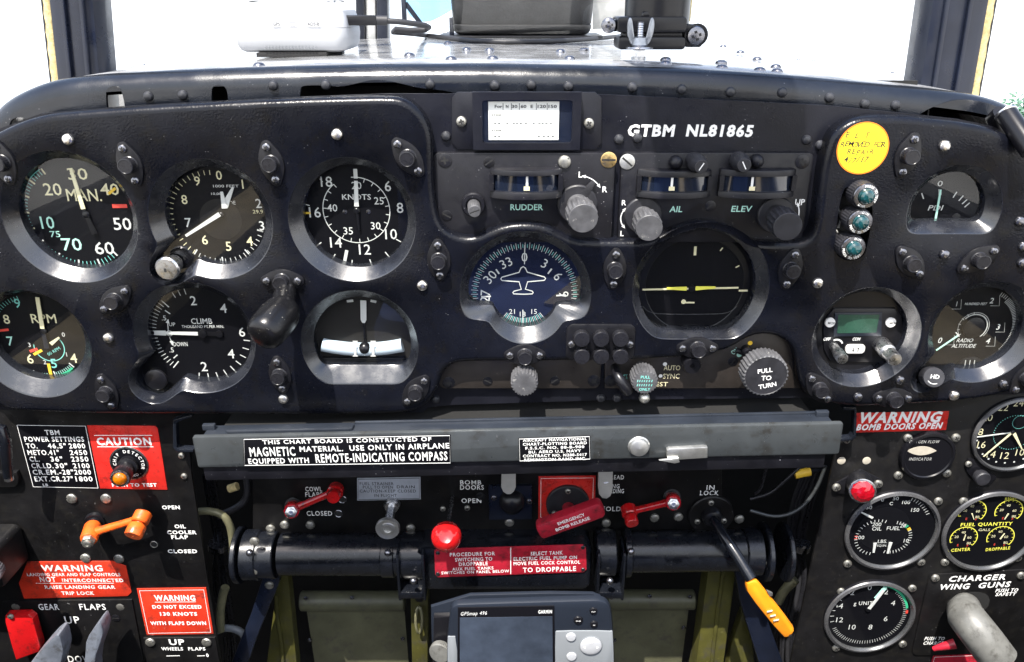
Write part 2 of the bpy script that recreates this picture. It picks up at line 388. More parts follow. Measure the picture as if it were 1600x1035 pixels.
# ------------------------------------------------------------------ scene objects
BASE = {}
def thing(name, label, cat, base=(0, 0, 0), group=None):
    o = bpy.data.objects.new(name, None); o.empty_display_size = .01; COL.objects.link(o)
    o.location = Vector(base)*S; o['label'] = label; o['category'] = cat
    if group: o['group'] = group
    BASE[o.name] = Vector(base); return o
def part(parent, name, mb, ang=32, label=None):
    me = mb.mesh(name, BASE[parent.name], ang); o = bpy.data.objects.new(name, me); COL.objects.link(o); o.parent = parent
    BASE[o.name] = BASE[parent.name]
    if label: o['label'] = label
    return o
def inst(parent, name, me, loc, rot=0., z=None):
    """a piece sharing mesh data, built about its own origin with its axis towards -Y; rot turns it about that axis"""
    o = bpy.data.objects.new(name, me); COL.objects.link(o); o.parent = parent
    o.location = (Vector(loc)-BASE[parent.name])*S
    if z is None: o.rotation_euler = (0, -rot, 0)
    else:
        f = axis_fr((0, 0, 0), z).rot(rot); o.rotation_euler = Matrix((f.x, -f.z, f.y)).transposed().to_euler()
    BASE[o.name] = Vector(loc); return o
def single(name, label, cat, mb, base=(0, 0, 0), group=None, kind=None, ang=32):
    me = mb.mesh(name, base, ang); o = bpy.data.objects.new(name, me); COL.objects.link(o); o.location = Vector(base)*S
    if kind: o['kind'] = kind
    if label: o['label'] = label
    if cat: o['category'] = cat
    if group: o['group'] = group
    BASE[o.name] = Vector(base); return o
O0 = Fr((0, 0, 0))
_scr = {}
def screw_mesh(kind, r, h=None, head='steel', slot='slot'):
    k = (kind, round(r, 2), head)
    if k in _scr: return _scr[k]
    b = MB(head); h = h or r*.55
    if kind == 'flat': b.lathe(O0, [(r, -.2), (r, h*.35), (r*.9, h*.5), (0, h*.5)], 20); top = h*.5+.02
    elif kind == 'rivet': b.lathe(O0, [(r, -.2), (r*.96, h*.3), (r*.75, h*.75), (r*.4, h*.97), (0, h*1.02)], 18); top = None
    else: b.lathe(O0, [(r, -.2), (r, h*.35), (r*.9, h*.68), (r*.62, h*.93), (r*.3, h), (0, h*1.01)], 20); top = h*.99
    if top is not None:
        b.m('recess_shade')
        if slot == 'cross':
            e, q = r*.52, r*.15; b.plate(O0, [(q, -e), (q, -q), (e, -q), (e, q), (q, q), (q, e), (-q, e), (-q, q), (-e, q), (-e, -q), (-q, -q), (-q, -e)], top-.5, top+.04)
        elif slot == 'slot': b.box(O0, r*1.7, r*.24, .12, w0=top-(.1 if kind == 'flat' else h*.2))
    me = b.mesh('screw'); _scr[k] = me; return me
S_LAMP = screw_mesh('dome', 2.7, 2.0, 'dark_screw', 'cross')
S_BRIGHT = screw_mesh('dome', 3.6, 2.6, 'bright_screw', 'slot')
S_DARK = screw_mesh('dome', 3.3, 2.6, 'dark_screw', 'none')
S_CROSS = screw_mesh('flat', 3.4, 1.6, 'zinc_screw', 'cross')
S_CROSSD = screw_mesh('flat', 4.6, 1.2, 'button_grey', 'cross')
S_SLOTD = screw_mesh('flat', 3.6, 1.0, 'lamp_black', 'slot')
S_SLOTZ = screw_mesh('dome', 4.2, 2.0, 'zinc_screw', 'slot')
S_BRASS = screw_mesh('flat', 5.2, 1.4, 'brass_screw', 'slot')
S_SILV = screw_mesh('flat', 5.0, 1.4, 'aluminium', 'slot')
S_PAN = screw_mesh('dome', 3.4, 2.2, 'zinc_screw', 'cross')
S_RIVET = screw_mesh('rivet', 3.3, 2.6, 'rivet_paint')
S_SMALLZ = screw_mesh('dome', 2.5, 1.8, 'zinc_screw', 'cross')
# ------------------------------------------------------------------ setting
def struct(name, mb, ang=32): return single(name, None, None, mb, kind='structure', ang=ang)
def fill(outer, holes=()):
    if area(outer) < 0: outer = outer[::-1]
    vs_ = [Vector(p) for p in outer]; loops = [list(range(len(outer)))]
    for h in holes:
        if area(h) > 0: h = h[::-1]
        loops.append(list(range(len(vs_), len(vs_)+len(h)))); vs_ += [Vector(p) for p in h]
    V, _, F, *_r = delaunay_2d_cdt(vs_, [], loops, 2 if holes else 1, 1e-6)
    return V, F
def sheet(mb, fr, outer, holes, w1, w0):
    """flat sheet with openings: front face at w1, edges back to w0"""
    V, F = fill(outer, holes); b = mb.add([fr.p(v.x, v.y, w1) for v in V])
    for f in F: mb.face([b+i for i in f])
    for l in [outer]+list(holes):
        n = len(l); a = mb.add([fr.p(u, v, w1) for u, v in l]); c = mb.add([fr.p(u, v, w0) for u, v in l])
        for i in range(n): mb.face((a+i, a+(i+1) % n, c+(i+1) % n, c+i))
b = MB('concrete'); n = 24; GI = GR.inverted()
b.add([GI @ Vector((0, 0, -2600))]); b.add([GI @ Vector((1.5e6*cos(2*pi*k/n), 1.5e6*sin(2*pi*k/n), -2600)) for k in range(n)])
for k in range(n): b.face((0, 1+k, 1+(k+1) % n))
struct('ground', b)
b = MB('interior')
b.box(Fr((0, 0, -905), (1, 0, 0), (0, 1, 0), (0, 0, 1)), 1150, 2600, 20, v=-450); struct('cockpit_floor', b)
b = MB('interior'); b.box(Fr((0, 185, -518), (1, 0, 0), (0, 0, 1), (0, -1, 0)), 1150, 774, 12); struct('firewall', b)
for sx in (-1, 1):
    b = MB('side_wall'); b.box(Fr((sx*560, 0, -590), (0, 1, 0), (0, 0, 1), (-sx, 0, 0)), 2300, 620, 14, u=-700); struct('cockpit_wall', b)
    b = MB('mirrored_khaki'); b.box(Fr((sx*492, -800, -378), (1, 0, 0), (0, 1, 0), (0, 0, 1)), 110, 1150, 24, 5, 12); struct('mirrored_console', b)  # khaki box added out of view so the dials mirror a sunlit patch
b = MB('interior'); b.box(Fr((0, -1560, -420), (1, 0, 0), (0, 0, 1), (0, 1, 0)), 1120, 960, 14); struct('bulkhead', b)
# unseen seat added for the dials to mirror; its blue stands for blue clothing
t = thing('mirrored_seat', 'unseen olive seat added behind the viewer, its blue cushion there to tint reflections', 'seat', (0, -900, -880))
b = MB('seat_olive'); b.box(Fr((0, -780, -560), (1, 0, 0), (0, 1, 0), (0, 0, 1)), 470, 430, 30, 12); part(t, 'seat_pan', b)
b = MB('mirrored_blue'); b.box(Fr((0, -770, -528), (1, 0, 0), (0, 1, 0), (0, 0, 1)), 430, 400, 90, 35, 50); part(t, 'seat_cushion', b)
b = MB('seat_olive'); b.box(axis_fr((0, -1010, -230), (0, 1, .2)), 480, 640, 30, 12); part(t, 'backrest', b)
b = MB('mirrored_blue'); b.box(axis_fr((0, -975, -225), (0, 1, .2)), 420, 560, 70, 30, 50); part(t, 'back_cushion', b)
b = MB('seat_olive')
for sx in (-1, 1): b.cyl((sx*190, -780, -895), (sx*190, -780, -560), 22)
part(t, 'seat_support', b)
for sx in (-1, 1):  # straps added out of view to mirror as bright streaks in the glass
    b = MB('webbing'); f = axis_fr((sx*95, -932, -225), (0, 1, .2)); b.box(f, 46, 560, 3, .8, 2); part(t, 'mirrored_shoulder_strap', b)
    b = MB('webbing'); b.box(Fr((sx*120, -700, -436), (1, .5*sx, 0), (-.5*sx, 1, 0), (0, 0, 1)), 50, 220, 4, .8, 2); part(t, 'mirrored_lap_strap', b)
# ------------------------------------------------------------------ glareshield: rolled lip with openings, deck with glare in its colour behind it
seam = [(-70, 330), (-45, 235), (0, 174), (25, 152), (63, 134), (100, 124), (150, 118), (213, 113.5), (299, 109), (400, 105.5), (550, 101.5), (700, 100), (800, 100.5), (900, 102.5), (1000, 105), (1076, 108), (1150, 112), (1227, 117.5), (1300, 124), (1376, 131.5), (1451, 139), (1527, 149), (1577, 167), (1604, 194), (1640, 250), (1665, 340)]
YS = 42.
seamp = [at(px, py, YS) for px, py in smooth_poly(seam, 2, False)]
def zdeck(x):
    for a, c in zip(seamp, seamp[1:]):
        if a.x <= x <= c.x: return a.z+(c.z-a.z)*(x-a.x)/(c.x-a.x)
    return seamp[0].z
def deckpt(px, py):
    lo, hi = 5., 1200.
    for _ in range(40):
        m = (lo+hi)/2; p = at(px, py, m)
        if p.z > zdeck(p.x): lo = m
        else: hi = m
    return at(px, py, lo)
gs = thing('glareshield', 'black glareshield with rolled riveted lip and dusty sunlit deck above the panel', 'glareshield', at(800, 110, 30))
b = MB('deck_glare')
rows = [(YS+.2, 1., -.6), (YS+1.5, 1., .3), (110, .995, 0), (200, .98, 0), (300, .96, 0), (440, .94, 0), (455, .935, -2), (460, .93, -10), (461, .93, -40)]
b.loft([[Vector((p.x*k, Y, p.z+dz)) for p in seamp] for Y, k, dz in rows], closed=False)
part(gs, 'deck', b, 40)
b = MB('lip_black')
prof = [(YS, 0, 0), (YS-1.5, 0, .6), (YS-4.5, 0, .2), (YS-8, 0, -1.2), (YS-11, 0, -3.6), (YS-13, 0, -6.6), (YS-14, 0, -10), (YS-14, 0, -12)]
YL = YS-14
nr = []
for i, p in enumerate(seamp):
    q = seamp[min(i+1, len(seamp)-1)]-seamp[max(i-1, 0)]; q.y = 0; q.normalize(); nr.append(Vector((-q.z, 0, q.x)))
b.loft([[p+Vector((0, Y-YS, 0))+nr[i]*dz for i, p in enumerate(seamp)] for Y, _, dz in prof], closed=False)
top = [(p+nr[i]*-12) for i, p in enumerate(seamp)]
poly = [(p.x, p.z) for p in top]+[(top[-1].x, -190), (top[0].x, -190)]
def lipuv(pts): return [(at(x, y, YL).x, at(x, y, YL).z) for x, y in pts]
holes = [lipuv(smooth_poly([(165, 145), (168, 138), (178, 134), (187, 137), (192, 148), (198, 185), (168, 185)], 1)),
         lipuv(smooth_poly([(330, 142), (334, 134), (344, 132), (353, 137), (356, 148), (357, 175), (331, 175)], 1)),
         lipuv(smooth_poly([(469, 142), (471, 135), (485, 133.5), (510, 134), (533, 136), (560, 130), (583, 124.5), (606, 126), (632, 132), (655, 138), (700, 142), (720, 150), (720, 168), (600, 168), (468, 172)], 1)),
         lipuv(smooth_poly([(14, 196), (18, 187), (28, 183), (38, 184), (44, 190), (44, 215), (14, 215)], 1)),
         lipuv(smooth_poly([(1430, 183), (1455, 168), (1480, 159), (1500, 155.5), (1525, 157), (1550, 163), (1570, 174), (1583, 190), (1590, 215), (1500, 215), (1430, 200)], 1))]
holes = [[(u, max(v, -185)) for u, v in h] for h in holes]
sheet(b, Fr((0, YL, 0)), poly, holes, 0, -2.5)
part(gs, 'lip', b, 40)
b = MB('interior'); xl = at(215, 140, 80).x; xr = at(1425, 160, 80).x; b.box(Fr(((xl+xr)/2, 80, -122)), xr-xl, 136, 3); part(gs, 'dark_backing', b)  # dark sheet added so the lip opening reads black, not bright ground
for px, py in [(232, 151), (286, 149), (427, 134), (509, 133), (672, 132), (773, 134), (830, 133), (888, 135), (988, 137), (1065, 140), (1141, 144), (1222, 145), (1296, 153), (1351, 163), (1399, 165)]:
    inst(gs, 'rivet', S_RIVET, at(px, py, YL), random.random()*6)
S_DRV = screw_mesh('rivet', 4.2, 2.6, 'dark_screw'); S_DRC = screw_mesh('dome', 4.4, 2.6, 'dark_screw', 'cross')
for px, py in [(224, 102), (208, 106), (345, 85), (367, 91), (372, 83), (405, 104), (640, 88), (705, 94), (729, 79), (765, 80), (770, 93), (876, 82), (890, 93), (913, 80), (676, 57), (703, 53), (700, 69), (1040, 95), (1040, 101), (1130, 74), (1157, 83), (1127, 100), (1128, 107), (1183, 94), (1187, 111), (1212, 106), (1214, 113), (1244, 116), (1225, 95), (1248, 94), (1271, 95), (1242, 101), (1264, 108), (1289, 118), (1394, 115), (1415, 122), (1445, 131)]:
    inst(gs, 'rivet', S_DRC if (px*7+py) % 3 == 0 else S_DRV, deckpt(px, py), random.random()*6, (0, 0, 1))
# ------------------------------------------------------------------ windscreen pillars and canopy frame
def beam(mb, pts, wd, dp, xdir):
    x = Vector(xdir); rings = []
    for i, p in enumerate(pts):
        p = Vector(p); d = (Vector(pts[min(i+1, len(pts)-1)])-Vector(pts[max(i-1, 0)])).normalized(); xx = (x-d*x.dot(d)).normalized(); y = d.cross(xx)
        rings.append([p+xx*u+y*v for u, v in rrect(wd, dp, min(wd, dp)*.2, 2)])
    mb.loft(rings, cap0=True, cap1=True)
CF = thing('windscreen_frame', 'dark blue windscreen and canopy frame rising beside the glareshield', 'windscreen frame', at(800, 60, 250))
YP = 150.
def pil(side):
    if side < 0: a0, a1, c0, c1 = (102, 140), (80, -40), (178, 150), (166, -40)
    else: a0, a1, c0, c1 = (1408, 200), (1452, -40), (1500, 200), (1532, -40)
    A0, C0 = at(*a0, YP), at(*c0, YP); A1, C1 = at(*a1, YP), at(*c1, YP)
    return A0, C0, A1, C1
for sd in (-1, 1):
    A0, C0, A1, C1 = pil(sd); mid0, mid1 = (A0+C0)/2, (A1+C1)/2; d = (mid1-mid0).normalized(); wd = (C0-A0).length*.94
    lo = mid0-d*120; hi = mid1+d*190
    b = MB('pillar_blue'); beam(b, [lo, mid0, mid1, hi], wd, 34, (1, 0, 0)); part(CF, 'pillar', b)
    b = MB('pillar_blue')
    for k in (-.12, .27): beam(b, [p+Vector((wd*k*-sd, -18, 0)) for p in (lo, mid0, mid1, hi)], 3.2, 5, (1, 0, 0))
    part(CF, 'pillar_ridge', b)
    b = MB('rope_tan'); e = wd*.5+2.2
    pts = [lo.lerp(hi, k/60)+Vector((sd*e, -8, 0)) for k in range(61)]
    b.tube(pts, [4.2+.7*(k % 2) for k in range(61)], 8); part(CF, 'edge_seal', b, 60)
    b = MB('lamp_black'); b.tube([p+Vector((sd*5.2, 3, 0)) for p in pts[::10]], 2.6, 8); part(CF, 'seal_strip', b)
    if sd < 0: HL = hi
    else: HR = hi
b = MB('pillar_blue'); beam(b, [HL, HL.lerp(HR, .08)+Vector((0, 0, 60)), HL.lerp(HR, .3)+Vector((0, 0, 120)), HL.lerp(HR, .7)+Vector((0, 0, 120)), HL.lerp(HR, .92)+Vector((0, 0, 60)), HR], 34, 40, (0, 1, 0)); part(CF, 'windscreen_bow', b)
zr = HL.z+120
b = MB('pillar_blue'); beam(b, [(64, 165, zr-3), (64, -60, zr), (66, -224, zr+4)], 98, 26, (1, 0, 0)); part(CF, 'shade_slab', b)  # unseen slab added overhead to throw the shade on the panel
for sx in (-1, 1):
    b = MB('pillar_blue'); beam(b, [(sx*575, 150, -262), (sx*580, -1500, -262)], 46, 40, (1, 0, 0)); part(CF, 'sill_rail', b)
# centre post of the windscreen
for x0, x1, m_, Y in ((559, 572, 'pillar_blue', 475), (573, 590, 'aluminium', 480), (591, 608, 'pillar_blue', 475)):
    A, C = at(x0, 70, Y), at(x1, 70, Y); A1, C1 = at(x0-2, -60, Y), at(x1-1, -60, Y)
    b = MB(m_); beam(b, [(A+C)/2, (A1+C1)/2, (A1+C1)/2+((A1+C1)/2-(A+C)/2)*1.2], (C-A).length, 22, (1, 0, 0)); part(CF, 'centre_post', b)
# flat glass between the posts
def pane(p4):
    b = MB('pane'); b.add(p4); b.face((0, 1, 2, 3)); part(CF, 'pane', b)
cA = at(584, 75, 480); cB = at(582, -60, 480); cB = cB+(cB-cA)*1.2; cA = Vector((cA.x, cA.y, -60))
lo_l = (pil(-1)[1]); hi_l = HL+Vector((14, 0, 0)); lo_r = pil(1)[0]; hi_r = HR-Vector((14, 0, 0))
pane([lo_l, cA-Vector((12, 0, 0)), cB-Vector((12, 0, 0)), hi_l]); pane([cA+Vector((12, 0, 0)), lo_r, hi_r, cB+Vector((12, 0, 0))])
# ------------------------------------------------------------------ things standing on the deck
# receiver
P = deckpt(455, 90); ax = Fr(P+Vector((0, 0, 3.5)), (1, .02, 0), (0, 1, 0), (0, 0, 1))
rc = thing('receiver', 'white plastic position receiver standing on the glareshield deck at left', 'receiver', P)
k = hpp(455, 80, P.y); wR = 178*k
b = MB('plastic_white'); pl = rrect(wR, wR*.78, 10, 6, 0, wR*.40)
def rings(mb, spec): mb.loft([[ax.p(u, v, w) for u, v in inset(pl, d)] for d, w in spec], cap0=True, cap1=True)
rings(b, [(7, 0), (3, 1.5), (1, 5), (0, 13), (.4, 17.4)]); part(rc, 'lower_shell', b, 25)
b = MB('plastic_white'); rings(b, [(.9, 17.4), (.4, 18), (1, 24), (3, 30), (8, 35), (16, 37)]); part(rc, 'upper_shell', b, 25)
b = MB('ink'); yv = -.2
for tx, u in (('GPS', -.10), ('ADS-B', .22)): put(b, tx, Fr(ax.p(u*wR, .45, 20.5), ax.x, ax.z, -ax.y), 0, 0, 2.3, lift=.3)
f = Fr(ax.p(.04*wR, .4, 20.3), ax.x, ax.z, -ax.y); b.line(f, [(-2.2, -1.3), (2.2, -1.3), (2.2, 1.3), (-2.2, 1.3)], .35, .5, True); part(rc, 'lettering', b)
b = MB('plastic_grey')
for i in range(16): b.box(Fr(ax.p(-.22*wR+i*.029*wR, .9, 3.6), ax.x, ax.z, -ax.y), 1.2, 1.2, 1.0)
part(rc, 'vent_slot', b)
b = MB('velcro'); b.box(Fr(ax.p(0, wR*.42, -3.4), ax.x, ax.y, ax.z), wR*.62, wR*.8, 3.3, .6); part(rc, 'velcro_pad', b)
# plug and cable
Yc = P.y+18
cb = thing('cable', 'black cable with a long plug running from the white receiver along the deck', 'cable', at(600, 45, Yc))
b = MB('plastic_black'); A, C = at(535, 32, Yc), at(588, 32, Yc+4); f = axis_fr(A, C-A); b.box(f, 9, 7.4, (C-A).length, 1.2); part(cb, 'plug', b)
b = MB('rubber'); b.cyl(at(588, 32, Yc+4), at(605, 32.5, Yc+5), 3.6); part(cb, 'strain_relief', b)
b = MB('rubber')
def dk(x, y, up=2.2): return deckpt(x, y)+Vector((0, 0, up))
b.tube([at(604, 33, Yc+5), at(622, 34, Yc+6), at(645, 37, Yc+12), at(664, 40, Yc+22), at(670, 43, Yc+30), at(664, 47, Yc+34), at(640, 48, Yc+30), at(618, 46, Yc+24), at(614, 50, Yc+30), at(640, 52, Yc+40), dk(665, 59), dk(700, 63), dk(740, 68), dk(790, 70), dk(850, 69), dk(905, 66), dk(950, 62), dk(985, 58)], 2.3, 10); part(cb, 'cord', b, 60)
# gunsight
G = deckpt(815, 60)
gn = thing('gunsight', 'padded black gunsight housing in the middle of the glareshield deck', 'gunsight', G)
A, C = at(706, 58, G.y), at(926, 58, G.y); w = (C-A).length; cx = (A.x+C.x)/2
f = Fr((cx, G.y, G.z+3), (1, 0, 0), (0, 1, 0), (0, 0, 1))
b = MB('leather'); pg = rrect(w, 74, 14, 5, 0, 37)
b.loft([[f.p(u, v, q) for u, v in inset(pg, d)] for d, q in ((9, 0), (4.5, 1.2), (2, 3.4), (.8, 6.5), (.6, 10), (1.6, 10.8), (.6, 12), (-.6, 30), (-2, 60), (0, 84), (8, 95), (20, 98))], cap0=True, cap1=True); part(gn, 'crash_pad', b, 40)
b = MB('lamp_black'); b.box(Fr((cx-2, G.y-8, G.z), (1, 0, 0), (0, 1, 0), (0, 0, 1)), w*1.18, 96, 2.6, .6, 8, v=46); part(gn, 'base_plate', b)
b = MB('sight_glass'); gq = [(634, -30), (634, 20), (650, 32), (668, 36), (690, 26), (715, 10), (728, -8), (730, -30)]
Yg = G.y+20; fg = Fr((0, Yg, 0)); b.plate(fg, uv(fg, smooth_poly(gq, 2), Yg), -1.2, 1.2); part(gn, 'reflector_glass', b)
b = MB('pillar_blue'); b.bar(fg, *uv(fg, [(634, 5), (660, 40)], Yg), 5, 3); part(gn, 'glass_edge', b)
for q in ((632, 18, 26, 6), (706, 44, 22, 4)):
    b = MB('pillar_blue'); b.box(Fr(at(q[0], q[1], Yg)), 5, q[2], q[3], .8); part(gn, 'glass_bracket', b)
b = MB('aluminium'); fq = Fr((0, G.y+60, 0)); b.plate(fq, uv(fq, [(926, -20), (978, -20), (974, 44), (926, 46)], G.y+60), -2, 2); part(gn, 'mount_plate', b)
# ram clamp
K = deckpt(998, 92)
cl = thing('clamp_mount', 'black clamp on a dark post with a silver wing nut standing on the deck', 'clamp', K)
kk = hpp(998, 60, K.y); up = Vector((0, 0, 1))
b = MB('steel'); fk = Fr(K, (1, 0, 0), (0, 1, 0), (0, 0, 1))
b.lathe(fk, [(5.6, 0), (5.6, 1.2), (4.8, 1.4)], 24); b.plate(fk.rot(.3), circ(5.0, 6), 1.4, 7, .5); part(cl, 'hex_nut', b)
b = MB('steel'); b.lathe(fk, [(10, 7.2), (10.3, 7.8), (10, 8.4), (3, 8.5)], 28); part(cl, 'washer', b)
b = MB('steel'); zt = 27
b.lathe(fk, [(2.3, 8)]+[(2.3+.35*(i % 2), 9+i*.8) for i in range(22)]+[(0, 27)], 16); part(cl, 'threaded_bolt', b)
b = MB('cast_grey')
b.lathe(fk, [(5.6, 8.6), (6.4, 10), (5.2, 15), (3, 16)], 24)
for sx in (-1, 1):
    ww = [(sx*2.5, 9), (sx*6, 9.2), (sx*8.8, 14), (sx*10.3, 21), (sx*10, 27), (sx*8.4, 29.5), (sx*6.6, 28), (sx*5.4, 22), (sx*4.4, 16)]
    b.plate(Fr(K+Vector((0, 1.6, 0)), (1, 0, 0), (0, 0, 1), (0, -1, 0)), smooth_poly(ww, 2), 0, 3.2, 1.0)
part(cl, 'wing_nut', b)
Yk = K.y+16
def kb(x0, y0, x1, y1, d, m_='plastic_black', bev=1., Y=Yk):
    A, C = at(x0, y1, Y), at(x1, y0, Y); b = MB(m_); b.box(Fr((A+C)/2), C.x-A.x, C.z-A.z, d, bev, 2.5, w0=-d/2); return b
part(cl, 'lower_jaw', kb(962, 57, 1066, 76, 30)); part(cl, 'upper_jaw', kb(960, 26, 1068, 50, 32)); part(cl, 'spacer', kb(972, 49, 1062, 59, 24))
part(cl, 'hinge_block', kb(1064, 38, 1096, 73, 20)); part(cl, 'top_lug', kb(1000, 17, 1040, 30, 18, bev=2))
b = MB('plastic_black'); pc = at(1026, 30, Yk+14); b.lathe(Fr(pc, (1, 0, 0), (0, 1, 0), (0, 0, 1)), [(25, -8), (25, 18), (23.5, 19), (23.5, 60)], 40); part(cl, 'post', b)
b = MB('rope_tan'); A = at(1074, 34, Yk+20); C = at(1080, -30, Yk+20); b.tube([A, C], 2.4, 10); part(cl, 'post_strap', b)
s1 = screw_mesh('dome', 5.6, 4., 'dark_screw', 'cross'); s2 = screw_mesh('dome', 7.0, 3.6, 'dark_screw', 'cross')
inst(cl, 'screw', s1, at(951, 40, Yk-12), .2); inst(cl, 'screw', s2, at(1087, 56, Yk-11), .3)
b = MB('plastic_black'); b.cyl(at(951, 40, Yk-12), at(962, 40, Yk-4), 4.4); part(cl, 'screw_boss', b)
b = MB('plastic_black'); b.cyl(at(1089, 55, Yk-10), at(1089, 55, Yk+12), 8.3); part(cl, 'screw_boss', b)
# swivel lamp at the right end of the lip
sw = thing('swivel_lamp', 'black cylindrical lamp at the right end of the glareshield lip', 'lamp', at(1575, 190, 10))
A, C = at(1571, 176, 12), at(1612, 236, -12); b = MB('plastic_black'); ax_ = axis_fr(A, C-A); h = (C-A).length
b.lathe(ax_, [(4.8, 0), (6.0, .8), (6.4, 2.4), (6.4, h)], 28); part(sw, 'lamp_body', b)
b = MB('steel'); b.lathe(ax_, [(5.8, -.4), (6.8, .2), (6.8, 1.2), (6.4, 1.6)], 28); part(sw, 'lamp_ring', b)
b = MB('lamp_black'); b.tube([at(1562, 176, 15), at(1552, 184, 20), at(1560, 204, 22)], 4.5, 12); part(sw, 'lamp_arm', b)
# distant tree seen past the right pillar
YT_ = 60000.; TC_ = at(1628, 196, YT_); up_ = GI @ Vector((0, 0, 1)); k = 60000/FPX*1.05
gz = -2600-(GR @ TC_).z; foot = TC_+up_*gz
tr = thing('tree', 'distant green tree beyond the right windscreen pillar', 'tree', foot)
b = MB('bark'); b.tube([foot, foot.lerp(TC_, .5), TC_+up_*600], [420, 330, 150], 10)
for q in range(6): b.tube([foot.lerp(TC_, .6), TC_+Vector((random.uniform(-2300, 2300), random.uniform(-1500, 1500), random.uniform(-500, 1500)))], [200, 50], 6)
part(tr, 'trunk', b)
b = MB('leaf'); blobs = [(Vector((random.uniform(-2200, 2200), random.uniform(-1300, 1300), random.uniform(-1300, 1300))), random.uniform(1100, 1900)) for _ in range(13)]
for i in range(6500):
    c, q = random.choice(blobs); a = Vector((random.gauss(0, 1), random.gauss(0, 1), random.gauss(0, 1))).normalized()
    p = TC_+c+a*q*random.uniform(.5, 1.0); u = Vector((random.gauss(0, 1), random.gauss(0, 1), random.gauss(0, 1))).normalized(); w = u.orthogonal().normalized(); s_ = random.uniform(110, 240)
    i0 = b.add([p-u*s_, p+w*s_*.5, p+u*s_, p-w*s_*.5]); b.face((i0, i0+1, i0+2, i0+3))
part(tr, 'crown', b)
# ------------------------------------------------------------------ instrument panel: base sheet, raised cover with bevelled gauge openings
ip = thing('instrument_panel', 'black wrinkle-painted instrument panel with a raised cover round the gauges', 'instrument panel', at(800, 400, 0))
base_px = [(-90, 260), (-40, 222), (0, 201), (63, 178), (200, 166), (440, 153), (600, 147), (800, 147), (940, 148), (1050, 153), (1290, 165), (1400, 176), (1500, 187), (1552, 198), (1600, 219), (1665, 262), (1700, 330), (1700, 560), (1640, 612), (1320, 634), (1310, 622), (1241, 622), (960, 625), (708, 633), (670, 637), (660, 645), (0, 640), (-90, 600)]
YB = 14.
cov = [(-70, 268), (-55, 243), (-30, 222), (0, 205), (30, 191.5), (63, 181.5), (100, 177), (200, 169), (300, 163), (440, 156), (560, 152.5), (605, 152), (627, 154), (645, 163), (660, 178), (670, 197), (674, 214), (675.5, 240), (676, 280), (678, 310), (683, 338), (690, 353), (700, 363), (723, 371.5), (743, 371), (765, 361), (790, 352), (820, 349), (851, 352), (876, 363), (893, 372), (911, 377), (979, 377.5), (1000, 377), (1018, 374), (1033, 368), (1055, 357), (1085, 347.5), (1100, 346), (1116, 347), (1142, 355), (1162, 367), (1175, 376), (1195, 380), (1235, 380.5), (1255, 379), (1268, 370), (1275, 355), (1280, 311), (1287, 256), (1292.6, 235), (1300, 214), (1313, 199), (1334, 187), (1360, 182.5), (1413, 182.5), (1451, 186), (1514, 193), (1552, 201), (1600, 222), (1640, 250), (1668, 300), (1682, 400), (1672, 510), (1640, 580), (1600, 609), (1541, 625), (1472, 631), (1379, 635.5), (1333, 637), (1298, 633), (1270, 625), (1254, 610), (1247, 592), (1245, 568), (1241, 548), (1230, 534), (1210, 525), (1186, 524), (1166, 531), (1143, 545), (1128, 550.5), (1114, 552.5), (1070, 560), (998, 564), (940, 564.5), (882, 566), (766, 566.5), (722, 567.5), (704, 572), (692, 584), (685, 605), (675, 624), (662, 637), (644, 645), (609, 649.5), (400, 650), (139, 648.5), (23, 644.5), (0, 638), (-30, 620), (-55, 590), (-80, 500), (-86, 400), (-82, 310)]
FC = Fr((0, 0, 0))
cpoly = uv(FC, smooth_poly(cov, 1), 0.)
if area(cpoly) < 0: cpoly = cpoly[::-1]
def wc(px, py, Rpx, lobes=(), clips=(), sm=2, Y=0., n=120):   # opening given in pixels: centre, half-width, lobes (px,py,r), clip below py
    o = at(px, py, Y); k = hpp(px, py, Y)
    lb = [(at(x, y, Y).x-o.x, at(x, y, Y).z-o.z, q*k) for x, y, q in lobes]; cp = []
    for c in clips:
        if c[0] == 'b': cp.append((0, -1, o.z-at(px, c[1], Y).z))
    return [(o.x+u, o.z+v) for u, v in shape(Rpx*k, lb, cp, sm, n)]
YI = 7.
OPEN = [  # outer edge on the cover face, inner edge at the foot of the bevel
 (wc(108, 342, 106), wc(118, 336, 88, Y=YI)),
 (wc(329, 345, 97, [(264, 419, 33)], sm=3), wc(336, 339.5, 78, [(264, 418, 27)], Y=YI)),
 (wc(550, 346, 100), wc(555, 340, 82, Y=YI)),
 (wc(50, 540, 92), wc(57, 527, 74, Y=YI)),
 (wc(304, 530, 95, [(238, 598, 40)], sm=3), wc(311, 526, 80, [(244, 592, 32)], Y=YI)),
 (wc(562, 540, 92, clips=[('b', 601)], sm=5), wc(566, 536, 76, clips=[('b', 571)], Y=YI, sm=4)),
 (wc(821, 461, 103, [(822, 481, 63)], [('b', 500)], sm=4), wc(820, 458, 88.5, [(819.5, 464, 52)], [('b', 476)], Y=YI, sm=2)),
 (wc(1095, 452, 107, clips=[('b', 530)], sm=6), wc(1090, 449, 91, clips=[('b', 516)], Y=YI, sm=5)),
 (wc(1491, 331, 74, clips=[('b', 366)], sm=5), wc(1482, 326, 57, clips=[('b', 346)], Y=YI, sm=3)),
 (wc(1354, 529, 85), wc(1347, 522, 70, Y=YI)),
 (wc(1537, 521, 86, [(1447, 592, 27)], sm=3), wc(1528, 515, 69, [(1456, 584, 23)], Y=YI)),
]
slot_px = [(1316, 296), (1330, 290), (1342, 292), (1364, 320), (1362, 345), (1355, 388), (1347, 404), (1325, 409), (1309, 402), (1304, 388), (1308, 345)]
slot = uv(FC, smooth_poly(slot_px, 2), 0.)
